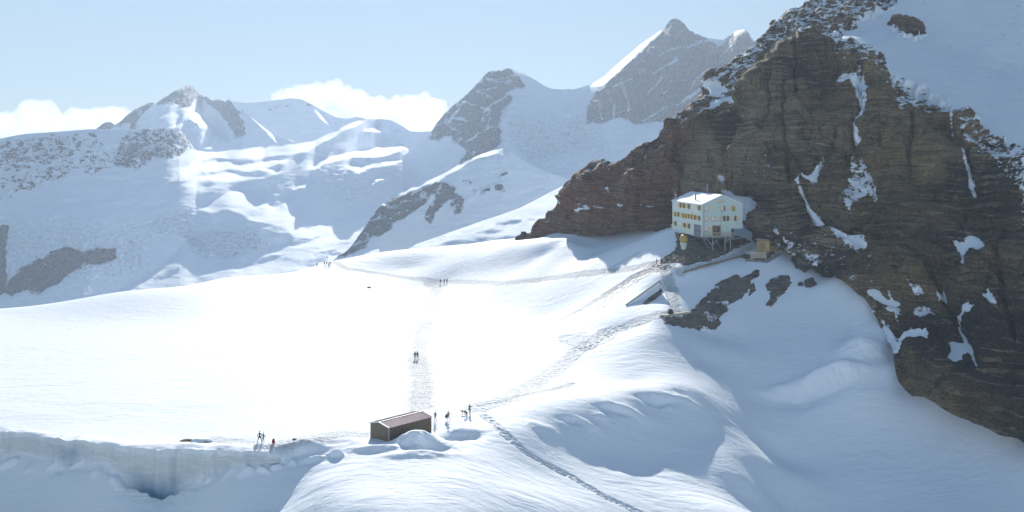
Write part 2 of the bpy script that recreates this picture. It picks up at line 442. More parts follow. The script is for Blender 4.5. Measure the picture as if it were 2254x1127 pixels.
def height(x, y, full=False):
    x = np.asarray(x, float); y = np.asarray(y, float)
    z, wall, below, k, u, sd = base_height(x, y)
    # uneven lip with a berm added to shorten shadows, hollows at the wall's foot
    hol = np.exp(-((u - 340) / 75.0) ** 2) * 2.2 + np.exp(-((u - 150) / 30.0) ** 2) * .8 + np.exp(-((u - 470) / 25.0) ** 2) * .8
    z = z - hol * np.where(u < 700, sstep(0.0, -0.9, sd) * sstep(-3.4, -1.5, sd), 0)
    z = z + 0.55 * fbm(x * 0.22, y * 0.15, x * 0 + 12.0, 3) * np.exp(-((sd - 0.5) / 1.6) ** 2) * sstep(900, 760, u)
    z = z + 0.4 * np.exp(-((sd - 2.0) / 1.8) ** 2) * sstep(120, 300, u) * sstep(760, 640, u)
    wx = 0.9 * noise3(x * 0.30, y * 0.30, x * 0 + 21.0) + 0.4 * noise3(x * 0.9, y * 0.9, x * 0 + 22.0)
    wy = 0.8 * noise3(x * 0.30, y * 0.30, x * 0 + 31.0) + 0.35 * noise3(x * 0.9, y * 0.9, x * 0 + 32.0)
    for (mx, my, rx, ry, rot, h) in MOUNDS:
        c, s_ = math.cos(rot), math.sin(rot)
        a = ((x + wx - mx) * c + (y + wy - my) * s_) / rx; b = (-(x + wx - mx) * s_ + (y + wy - my) * c) / ry
        z = z + h * np.exp(-(a * a + b * b) ** 1.3)
    near = sstep(330, 200, y)
    z = z + 0.13 * fbm(x * 0.045, y * 0.06, x * 0 + 4.0, 3) * near * sstep(0.3, 1.0, k)
    # wind-packed ledges on the bowl and lower slope
    rough = sstep(500, 640, u) * sstep(262, 180, y) * sstep(0, -1.2, z) + sstep(640, 400, u) * (k < 0.2)
    led = fbm(x * 0.10 + 0.4 * y * 0.1, y * 0.35, x * 0 + 1.0, 4)
    z = z + rough * (0.03 * np.tanh(6 * led) + 0.03 * led) * sstep(-0.25, 0.35, fbm(x * 0.05, y * 0.05, x * 0 + 7.0, 2))
    tr = np.zeros_like(z)
    for pts, hw, dep, stg in TRACKS:
        d = seg_dist(x, y, pts)
        wob = hw * (1 + 0.35 * noise3(x * 0.4, y * 0.4, x * 0 + hw))
        m = sstep(wob, wob * 0.45, d)
        tr = np.maximum(tr, m * stg)
        if dep:
            ftp = 0.6 * noise3(x * 1.2, y * 1.2, x * 0 + 2.0) + 0.6 * noise3(x * 2.6, y * 2.6, x * 0 + 2.7)
            z = z - dep * m * (0.6 + 1.1 * ftp)
    if full:
        return z, wall, below, k, u, sd, tr
    return z

_ds = np.arange(110.0, 480.0, 0.5)
def hit(u, v, fine=True):
    """where the line of sight (u,v) meets the snow"""
    p = W(u + 0 * _ds, v + 0 * _ds, _ds)
    hz = height(p[:, 0], p[:, 1])
    s = p[:, 2] - hz
    i = int(np.argmax(s < 0)) if (s < 0).any() else len(s) - 1
    if i == 0: return p[0]
    t = s[i - 1] / (s[i - 1] - s[i] + 1e-9)
    d = _ds[i - 1] + t * 0.5
    q = W(u, v, d)
    q[2] = height(q[0], q[1])
    return q

# snow banked against the shed, bumps by the wall
def add_mound(u, v, rx, ry, h, rot=0.0):
    p = hit(u, v); MOUNDS.append((p[0], p[1], rx, ry, rot, h))

TR = [([(925,900),(930,840),(918,785),(935,715),(950,660),(960,632),(945,622)], 3.4, 0.06, 1.0),
      ([(690,585),(760,592),(850,604),(930,615),(1000,621),(1100,625),(1200,614),(1330,600),(1400,590),(1440,580)], 2.4, 0.05, 0.85),
      ([(1050,900),(1120,878),(1200,830),(1280,765),(1340,730),(1400,712),(1455,695)], 3.8, 0.12, 0.7),
      ([(1060,893),(1100,885),(1160,868),(1260,845)], 1.2, 0.08, 0.9),
      ([(1065,915),(1110,955),(1150,990),(1200,1022),(1260,1050),(1330,1092),(1420,1135)], 1.2, 0.24, 0.45),
      ([(1455,575),(1470,610),(1480,640),(1487,680),(1483,690)], 2.0, 0.10, 0.9),
      ([(1240,700),(1330,650),(1390,612),(1440,590),(1475,590)], 2.8, 0.22, 0.95),
      ([(1440,580),(1500,600),(1560,582),(1610,566),(1650,545)], 1.8, 0.16, 0.7),
      ([(1250,745),(1300,760),(1350,730)], 5.5, 0.2, 0.55),
      ([(960,890),(985,915),(1032,905),(1060,905)], 2.5, 0.06, 0.5),
      ([(470,968),(520,975),(580,978),(640,972),(760,955),(820,960)], 2.4, 0.05, 0.7),
      ([(1400,560),(1360,580),(1330,600)], 1.6, 0.08, 0.4)]
_tw = [(track_world(p), hw, dep, s) for p, hw, dep, s in TR]
TRACKS.extend(_tw)
add_mound(915, 975, 3.4, 2.3, 2.1, 0.6)
add_mound(1015, 958, 3.0, 2.0, -1.3, 0.5)
add_mound(955, 985, 3.5, 2.2, -1.0, 0.2)
add_mound(830, 988, 4.2, 1.5, 0.75, -0.2)
add_mound(925, 1000, 5.0, 1.6, 0.6, 0.2)
for (u, v, rx, ry, h) in [(1420,1030,1,1,0)]: pass
_r = random.Random(5)
for _u, _v in ((20,1022),(75,1028),(120,1030),(165,1030),(215,1042),(262,1066),(430,1068),(462,1052),(500,1046),(540,1040),(575,1036),(610,1030),(640,1020),(690,1012),(740,1004)):
    add_mound(_u, _v, _r.uniform(0.7, 1.7), _r.uniform(0.5, 0.9), _r.uniform(0.35, 0.95), _r.uniform(-0.6, 0.6))
# bumps along the snow lip and the two small crevasses of the right slope
for (u, v, rx, ry, h) in [(1385,905,3.8,1.6,0.5),(1330,920,2.0,1.0,0.4),(1500,880,4.6,1.4,0.4),(1465,890,1.5,.8,.3),(1290,935,2.6,1.2,.4),(1190,940,2.6,1.8,.5),
                          (1350,900,2.6,1.0,-1.0),(1440,880,3.2,1.0,-1.0),(1260,925,2.2,1.0,-.8),(1520,868,2.5,.8,-.8),
                          (1800,838,9.0,2.4,2.4),(1800,860,11.0,2.6,-1.2),(1905,770,5.0,3.0,2.6),(1930,745,4.0,6.0,1.4),(1760,850,6,1.6,-.8)]:
    add_mound(u, v, rx, ry, h)

def build_near():
    us = np.concatenate([np.linspace(-420, -20, 60)[:-1], np.linspace(-20, 2290, 960), np.linspace(2290, 2700, 60)[1:]])
    ys = np.concatenate([np.linspace(112, 146, 50)[:-1], np.linspace(146, 176, 260)[:-1], np.linspace(176, 240, 260)[:-1],
                         np.linspace(240, 330, 260)[:-1], np.linspace(330, 460, 120)[:-1], np.linspace(460, 620, 40)])
    U, Y = np.meshgrid(us, ys, indexing='ij')
    X = (U - 1127) / F * Y
    Z, wall, below, k, u, sd, tr = height(X, Y, True)
    ice = np.clip(wall * 1.6, 0, 1)
    ice = np.maximum(ice, 0.9 * np.exp(-((U - 340) / 70.0) ** 2) * below)
    deep = np.exp(-((U - 345) / 62.0) ** 4) * sstep(0.5, 0.02, k) * sstep(-2.6, -1.2, sd) * (U < 700) * 1.0 + 0.5 * below * np.exp(-((U - 150) / 25) ** 2)
    # the two blue bergschrund lips on the right-hand slope
    # thin dirty snow by the hut and on the upper track
    dirt = np.zeros_like(Z)
    pu, pv = proj(np.stack([X, Y, Z], -1))
    for poly, val, fe in [([(1290,690),(1340,640),(1400,600),(1430,578),(1475,575),(1480,592),(1420,612),(1380,640),(1330,680)], 0.92, 14),
                          ([(385,962),(420,955),(470,958),(490,975),(440,980)], 0.75, 10),
                          ([(1640,575),(1655,560),(1700,556),(1720,560),(1690,578)], 1.3, 4)]:
        dirt = np.maximum(dirt, val * sstep(-fe, fe * 0.3, poly_sd(pu, pv, poly)))
    V = np.stack([X, Y, Z], -1)
    me = grid_mesh("snow_field", V[:, ::-1], M_SNOW, {k_: a[:, ::-1] for k_, a in dict(trail=tr, ice=ice, deep=np.clip(deep, 0, 1), dirt=dirt).items()})
    return structure(link("snow_field", me))

build_near()

def build_back_ridge():
    """unseen snow crest under and behind the viewpoint, added for its bounce light"""
    xs = np.linspace(-700, 700, 180); ys = np.concatenate([np.linspace(-420, 20, 90), np.linspace(20, 114, 50)[1:]])
    X, Y = np.meshgrid(xs, ys, indexing='ij')
    edge = T_UP(np.clip(X, -190, 190), 0 * Y + 116.0)
    t = sstep(114, -10, Y)
    Z = edge * (1 - t) + 36 * t - 0.4 * (1 - t) + np.where(Y < -10, 0.44 * (-10 - Y), 0)
    Z = Z + sstep(110, 20, Y) * (3.0 * fbm(X * 0.012, Y * 0.012, X * 0 + 6, 4)) + sstep(-60, -200, Y) * 18 * fbm(X * 0.006, Y * 0.006, X * 0 + 2, 4)
    V = np.stack([X, Y, Z], -1)
    zz = X * 0
    structure(link("added_snow_ridge", grid_mesh("added_snow_ridge", V[:, ::-1], M_SNOW, dict(trail=zz, ice=zz, deep=zz, dirt=zz))))
build_back_ridge()  # unseen slope, added to bounce sunlight into the shaded snow
# ------------------------------------------------------------------ the rock wall on the right
RIBS = [  # foot -> crest -> behind; (u, v, distance)
 [(1135,534,396),(1138,527,397),(1146,519.5,398),(1150,519,399),(1150,528,410)],
 [(1160,532,395),(1164,526,396),(1172,519,398),(1178,515,400),(1178,528,414)],
 [(1178,534,391),(1180,524,392),(1186,505,394),(1192,480,400),(1200,530,425)],
 [(1236,520,384),(1240,505,385),(1240,480,388),(1240,443,399),(1260,520,430)],
 [(1300,530,368),(1306,515,370),(1300,460,374),(1300,392,384),(1330,520,434)],
 [(1380,525,348),(1386,512,350),(1375,430,355),(1362,351,366),(1400,500,430)],
 [(1470,510,339),(1478,492,341),(1455,400,345),(1430,340,350),(1421,306,360),(1470,480,420)],
 [(1550,500,332),(1556,478,333),(1530,350,342),(1525,290,350),(1490,245,363),(1530,440,440)],
 [(1600,500,323),(1605,478,325),(1590,400,333),(1575,300,344),(1580,235,360),(1560,180,387),(1590,400,450)],
 [(1650,500,312),(1652,475,314),(1645,400,322),(1640,300,333),(1650,200,352),(1625,135,396),(1660,380,470)],
 [(1668,540,289),(1672,515,291),(1676,450,296),(1672,390,301),(1668,300,325),(1672,185,345),(1700,150,375),(1680,95,408),(1720,340,490)],
 [(1725,560,280),(1730,535,282),(1715,480,288),(1695,395,297),(1690,300,320),(1700,180,335),(1735,120,365),(1740,55,420),(1790,300,500)],
 [(1775,595,268),(1780,570,271),(1770,500,281),(1755,400,292),(1760,250,317),(1760,120,338),(1790,95,368),(1800,5,436),(1850,250,520)],
 [(1868,635,250),(1870,610,254),(1860,540,267),(1845,400,289),(1840,250,308),(1830,102,334),(1850,70,380),(1880,-70,455),(1920,200,540)],
 [(1918,680,240),(1920,655,244),(1920,560,262),(1915,400,284),(1900,250,301),(1900,130,325),(1940,60,378),(1980,-160,475),(2010,150,560)],
 [(1958,760,226),(1960,725,231),(1985,600,250),(1990,400,277),(1985,280,293),(1975,190,313),(2030,80,372),(2080,-240,490),(2110,100,570)],
 [(1978,850,214),(1980,815,218),(2040,690,233),(2070,450,265),(2070,330,281),(2060,230,300),(2120,110,362),(2200,-320,500),(2230,50,580)],
 [(2060,905,202),(2064,876,206),(2130,700,224),(2150,480,253),(2150,380,267),(2150,285,284),(2210,150,345),(2340,-400,500),(2360,0,580)],
 [(2200,970,191),(2204,936,195),(2240,700,214),(2250,520,238),(2250,430,252),(2254,345,267),(2310,180,330),(2480,-450,490),(2500,0,580)],
 [(2390,1040,180),(2394,1005,183),(2400,750,202),(2420,560,222),(2420,480,234),(2430,400,248),(2480,230,310),(2650,-450,470),(2700,0,580)],
 [(2700,1150,165),(2704,1110,168),(2720,800,185),(2740,600,202),(2750,520,214),(2760,440,226),(2800,260,290),(2950,-400,440),(3000,0,560)],
 [(3200,1300,150),(3204,1240,153),(3220,900,168),(3240,700,182),(3250,600,195),(3260,500,206),(3300,280,270),(3450,-350,420),(3500,0,540)],
]
CL_SNOW = [  # (polygon in bearing/elevation, coverage, feather)
 ([(1700,118),(1755,104),(1800,96),(1832,97),(1872,99),(1905,116),(1925,138),(1962,160),(2003,180),(2040,195),(2080,222),(2110,252),(2140,272),(2180,300),(2220,322),(2270,340),(2600,420),(3600,420),(3600,-600),(1990,-600),(1985,-5),(1950,28),(1905,48),(1870,72),(1820,92),(1760,108)], 1.6, 22),
 ([(1834,98),(1837,148),(1855,158),(1871,140),(1888,160),(1938,168),(1965,195),(1972,235),(2006,229),(2039,255),(2090,262),(2114,290),(2124,322),(2157,340),(2191,375),(2254,440),(2300,470),(2300,330),(2110,240),(1962,155),(1905,110)], 0.50, 14),
 ([(1560,182),(1640,126),(1720,66),(1800,0),(1880,-70),(2000,-100),(1985,-5),(1950,24),(1905,42),(1870,62),(1820,86),(1760,104),(1700,112),(1665,150),(1640,180),(1600,215)], 0.52, 14),
 ([(1740,78),(1770,45),(1800,20),(1825,32),(1800,70),(1770,95)], 0.25, 6),
 ([(1765,72),(1800,45),(1850,30),(1900,5),(1990,-12),(1960,18),(1900,42),(1860,60),(1810,78)], 0.12, 8),
 ([(1430,300),(1490,243),(1560,182),(1610,200),(1580,235),(1530,262),(1480,300),(1440,325)], 0.40, 16),
 ([(1555,188),(1575,183),(1600,194),(1588,203),(1560,207)], 1.3, 5),
 ([(1540,250),(1575,218),(1605,208),(1630,214),(1657,224),(1625,226),(1590,224),(1560,240)], 1.2, 6),
 ([(1893,160),(1900,175),(1908,200),(1902,260),(1894,300),(1906,328),(1898,336),(1885,335),(1884,300),(1891,250),(1890,215),(1880,190),(1870,178),(1838,182),(1856,165),(1880,172)], 1.05, 4),
 ([(1880,348),(1888,364),(1910,366),(1925,400),(1940,432),(1942,462),(1928,448),(1912,428),(1895,430),(1880,440),(1872,475),(1860,455),(1856,430),(1866,400)], 0.80, 6),
 ([(1768,394),(1790,378),(1814,357),(1802,385),(1797,400),(1788,394)], 1.3, 3),
 ([(1750,398),(1760,402),(1772,430),(1775,445),(1798,465),(1822,498),(1800,494),(1782,478),(1770,452),(1766,430)], 1.2, 4),
 ([(1835,523),(1865,540),(1890,550),(1908,575),(1885,576),(1860,563),(1845,545)], 1.1, 6),
 ([(1735,520),(1760,545),(1790,560),(1820,585),(1800,600),(1770,580),(1745,565)], 0.62, 8),
 ([(2100,545),(2130,525),(2150,513),(2164,535),(2180,565),(2150,552),(2130,556),(2128,600),(2121,605),(2120,570)], 1.1, 4),
 ([(2118,335),(2128,350),(2142,395),(2142,422),(2134,418),(2132,385)], 1.1, 4),
 ([(2090,250),(2096,275),(2100,310),(2095,300)], .9, 4),
 ([(2215,330),(2254,345),(2300,380),(2300,520),(2254,480),(2240,420)], 0.62, 14),
 ([(2000,636),(2030,634),(2040,648),(2012,655)], 1.0, 4), ([(2055,634),(2080,630),(2078,648),(2060,655)], 1.0, 4),
 ([(2002,664),(2040,658),(2052,680),(2035,694),(2010,680)], 0.9, 5),
 ([(2086,676),(2120,682),(2140,674),(2158,690),(2142,704),(2100,700)], 0.95, 5),
 ([(2168,662),(2188,656),(2212,684),(2216,706),(2192,690)], 0.95, 5),
 ([(1955,640),(1985,665),(1975,690),(1950,680)], 0.95, 8),
 ([(1972,742),(2005,728),(2042,726),(2046,746),(2005,756),(1976,775)], 1.15, 5),
 ([(1940,690),(1965,720),(1985,770),(1975,800),(1955,760)], 1.2, 8),
 ([(1596,442),(1640,430),(1664,434),(1666,456),(1650,492),(1632,482)], 1.4, 5),
 ([(1618,412),(1632,402),(1634,412),(1622,418)], 1.2, 3),
 ([(1280,470),(1300,460),(1322,455),(1325,463),(1300,470)], 1.0, 4), ([(1330,455),(1348,458),(1335,462)], 1.0, 3),
 ([(1373,450),(1386,455),(1378,465)], .9, 4), ([(1428,455),(1445,456),(1440,460)], .9, 3), ([(1360,422),(1368,425),(1366,432)], 1.0, 3),
 ([(1235,452),(1244,450),(1243,459)], 1.1, 3),
 ([(1640,490),(1655,470),(1675,480),(1680,510),(1660,525),(1640,515)], 0.5, 8),
 ([(1665,380),(1690,372),(1700,385),(1680,400)], 0.42, 8),
 ([(1300,392),(1360,351),(1421,305),(1430,318),(1370,368),(1310,408)], 0.30, 8),
 ([(1190,478),(1240,442),(1300,392),(1310,402),(1250,455),(1200,492)], 0.28, 6),
 ([(1940,850),(2300,1010),(2300,900),(2100,860),(1980,790)], -0.4, 20),
]
CL_ROCK = [([(1950,56),(1968,44),(1990,37),(2020,45),(2034,58),(2037,78),(2014,88),(1985,80),(1965,66)], 4)]

CL_BULGE = [([(1662,185),(1690,140),(1740,112),(1790,100),(1830,112),(1800,180),(1785,260),(1770,330),(1700,345),(1668,330)], 5.0, 9),
 ([(1598,425),(1615,370),(1640,335),(1690,320),(1702,350),(1682,400),(1672,440),(1620,445)], 4.0, 7),
 ([(1668,480),(1676,410),(1698,350),(1740,342),(1772,390),(1752,450),(1775,525),(1740,545),(1690,535),(1670,510)], 5.0, 8),
 ([(1895,345),(1960,250),(2060,300),(2120,350),(2150,500),(2050,620),(1950,640),(1905,560),(1935,460)], 3.5, 14),
 ([(1240,450),(1300,395),(1420,310),(1440,360),(1400,430),(1300,470)], 2.0, 12), ([(1320,500),(1350,440),(1400,430),(1420,505)], -2.0, 12),
 ([(2090,640),(2200,560),(2300,600),(2300,800),(2160,820)], 4.0, 20), ([(1960,700),(2060,690),(2080,790),(2000,800)], 3.0, 14)]
CL_CRACK = [([(1738,190),(1744,300),(1736,400)], -3.0, 5), ([(1712,180),(1708,240),(1698,325)], -2.6, 5), ([(1893,165),(1890,250),(1885,335),(1868,362)], -4.0, 9),
 ([(1872,278),(1826,345),(1790,396)], -3.2, 7), ([(2003,255),(2012,330),(2000,400)], -2.0, 6), ([(2060,520),(1960,560),(1885,540)], -1.8, 6), ([(1768,105),(1764,180),(1770,240)], -2.0, 5),
 ([(2132,335),(2140,410),(2125,520)], -2.2, 6), ([(1800,470),(1850,520),(1900,545)], -2.5, 7), ([(1480,300),(1500,380),(1490,440)], -1.6, 6), ([(1330,385),(1345,440),(1340,500)], -1.4, 5), ([(1420,330),(1425,420),(1415,500)], -1.6, 5),
 ([(2050,600),(2110,720),(2150,800)], -2.5, 8), ([(2200,480),(2210,620),(2240,760)], -2.2, 8), ([(1990,560),(2060,600),(2160,590),(2254,620)], -2.0, 6), ([(1940,480),(2060,450),(2180,470)], -1.6, 6)]
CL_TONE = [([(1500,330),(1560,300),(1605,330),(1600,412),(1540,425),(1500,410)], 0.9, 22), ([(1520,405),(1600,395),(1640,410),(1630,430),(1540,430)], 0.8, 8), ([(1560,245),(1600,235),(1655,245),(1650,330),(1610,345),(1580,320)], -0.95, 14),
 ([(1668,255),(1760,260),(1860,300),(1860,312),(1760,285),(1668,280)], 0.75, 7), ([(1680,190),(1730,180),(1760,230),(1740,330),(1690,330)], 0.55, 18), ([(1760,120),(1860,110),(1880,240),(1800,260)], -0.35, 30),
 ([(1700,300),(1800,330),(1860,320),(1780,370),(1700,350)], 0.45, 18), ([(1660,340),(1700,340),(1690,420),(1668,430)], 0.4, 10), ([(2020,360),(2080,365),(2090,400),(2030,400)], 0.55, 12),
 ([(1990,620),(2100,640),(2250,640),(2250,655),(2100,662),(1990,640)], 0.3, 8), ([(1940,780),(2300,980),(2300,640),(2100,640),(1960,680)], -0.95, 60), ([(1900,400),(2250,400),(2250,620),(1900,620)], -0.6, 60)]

def build_cliff():
    n, m = 640, 560
    tt = np.linspace(0, 1, m)
    cols = []
    for rib in RIBS:
        P = W(*np.array(rib, float).T)
        seg = np.r_[0, np.cumsum(np.linalg.norm(np.diff(P, axis=0), axis=1))]
        # give the visible face most of the rows
        w = np.linalg.norm(np.diff(P, axis=0), axis=1)
        w[-1] *= 0.25; w[0] *= 0.8
        if len(w) > 5: w[-2] *= 0.55
        s = np.r_[0, np.cumsum(w)]; s /= s[-1]
        cols.append((P, s))
    # rows: resample each rib, lightly rounded
    Q = np.zeros((len(RIBS), m, 3))
    for i, (P, s) in enumerate(cols):
        for a in range(3):
            Q[i, :, a] = np.interp(tt, s, P[:, a])
    Q = 0.35 * Q + 0.65 * gauss1(Q, 7, 1)
    # columns: catmull-rom across ribs with spacing by foot bearing
    key = np.array([0.5 * r[1][0] + 0.5 * r[-2][0] for r in RIBS], float)
    key = np.maximum.accumulate(key + np.arange(len(key)) * 1e-3)
    u_t = np.concatenate([np.linspace(key[0], 2420, n - 60), np.linspace(2420, key[-1], 61)[1:]])
    V = np.zeros((n, m, 3))
    k = np.clip(np.searchsorted(key, u_t, side='right') - 1, 0, len(key) - 2)
    f = (u_t - key[k]) / (key[k + 1] - key[k])
    fs = f  # hermite with finite-difference tangents
    T = np.zeros_like(Q)
    T[1:-1] = (Q[2:] - Q[:-2]) / (key[2:] - key[:-2])[:, None, None]
    T[0] = (Q[1] - Q[0]) / (key[1] - key[0]); T[-1] = (Q[-1] - Q[-2]) / (key[-1] - key[-2])
    h = (key[k + 1] - key[k])[:, None, None]
    f = f[:, None, None]
    V = ((2 * f**3 - 3 * f**2 + 1) * Q[k] + (f**3 - 2 * f**2 + f) * h * T[k] * 0.8
         + (-2 * f**3 + 3 * f**2) * Q[k + 1] + (f**3 - f**2) * h * T[k + 1] * 0.8)
    N = lattice_normals(V)
    flip = np.sign((N * (np.array([0, 0, CZ]) - V)).sum(-1).mean())
    N = N * flip
    pu, pv = proj(V)
    snow = np.full(V.shape[:2], 0.0)
    for poly, val, fe in CL_SNOW:
        wv = 0.55 * fe * fbm(pu * 0.05, pv * 0.05, pu * 0 + 2.0, 4)
        if fe < 10 and val > 0.75: val = val * 0.88; fe = fe + 3
        k_ = sstep(-fe, fe * 0.6, poly_sd(pu, pv, poly) + wv - (3.0 if 0.7 < val < 1.02 and poly[0][1] > 500 else 0.0))
        if val < 0: snow = snow * (1 - k_) + val * k_
        else: snow = np.maximum(snow, val * k_)
    back = (np.arange(m)[None, :] > m * 0.955)
    isl = np.zeros(V.shape[:2])
    for poly, fe in CL_ROCK:
        isl = np.maximum(isl, sstep(-fe, fe, poly_sd(pu, pv, poly) + 4 * noise3(pu * .15, pv * .15, pu * 0)))
    snow = snow * (1 - isl)
    full = sstep(0.75, 1.15, snow)           # deep snow cover is smooth
    bulge = np.zeros(V.shape[:2]); tone = np.zeros(V.shape[:2])
    wob = 6 * fbm(pu * 0.03, pv * 0.03, pu * 0 + 9.0, 3)
    for poly, val, fe in CL_BULGE: bulge = bulge + val * sstep(-fe, fe, poly_sd(pu, pv, poly) + wob)
    for line, val, wd in CL_CRACK: bulge = bulge + val * sstep(wd, 0, seg_dist(pu + wob, pv + wob, line))
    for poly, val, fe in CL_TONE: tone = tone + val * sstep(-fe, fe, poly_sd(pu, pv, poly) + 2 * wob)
    x, y, z = V[..., 0], V[..., 1], V[..., 2]
    rx = x * 0.9 + y * 0.25
    amp = 1 - full
    d = 4.0 * fbm(x * 0.03, y * 0.035, z * 0.03, 4) * amp
    d += 5.5 * (ridged(rx * 0.040 + 0.012 * z, y * 0.02, z * 0.010, 4) - 0.4) * amp
    d += 2.2 * np.tanh(4 * fbm(rx * 0.055 - 0.02 * z, y * 0.03, z * 0.02 + 5, 3)) * amp          # vertical ribs and gullies
    zz = z + 0.10 * x - 0.05 * y + 1.4 * noise3(x * 0.03, y * 0.03, z * 0.03)
    lay = fbm(x * 0.012, y * 0.012, zz * 0.28, 4)
    d += 0.9 * np.tanh(3 * lay) * amp
    d += 1.0 * fbm(x * 0.22, y * 0.22, z * 0.30, 4) * amp
    blk = noise3(np.floor(x * 0.35 + lay) * 1.7, np.floor(zz * 0.30) * 1.3, np.floor(y * 0.2))
    d += 0.45 * blk * amp
    d += bulge * (0.15 + 0.85 * amp)
    d += 0.25 * fbm(x * 0.10, y * 0.10, z * 0.10, 3) * full + isl * 2.0
    # keep the outline (crest and foot) where it was measured
    tcrest = np.interp(np.arange(m) / (m - 1), [0, 0.03, 0.10, 1], [0.6, 0.9, 1, 1])[None, :]
    tcrest = tcrest * (1 - 0.92 * sstep(1330, 1360, pu) * sstep(1450, 1425, pu) * sstep(0.66, 0.86, (np.arange(m) / (m - 1)))[None, :])
    tcrest = tcrest * (1 - 0.5 * sstep(1560, 1500, pu) * sstep(0.72, 0.90, (np.arange(m) / (m - 1)))[None, :])
    d *= tcrest
    V = V + N * d[..., None]
    N2 = lattice_normals(V) * flip
    ledge = sstep(0.62, 0.88, N2[..., 2]) * amp
    snow = snow + 0.20 * ledge * sstep(-0.05, 0.03, snow + 0.04)
    snow = np.where(isl > 0.4, 0.10, snow)
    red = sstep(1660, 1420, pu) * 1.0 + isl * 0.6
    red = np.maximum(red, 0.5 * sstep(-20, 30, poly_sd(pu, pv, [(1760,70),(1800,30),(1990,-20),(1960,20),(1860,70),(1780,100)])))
    foot = (np.arange(m) / (m - 1))[None, :]
    snow = np.maximum(snow, 0.36 * sstep(0.16, 0.04, foot) * sstep(1985, 1940, pu) * sstep(1640, 1700, pu))
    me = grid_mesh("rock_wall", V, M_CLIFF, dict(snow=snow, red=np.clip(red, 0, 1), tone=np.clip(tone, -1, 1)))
    return structure(link("mountain", me))

build_cliff()
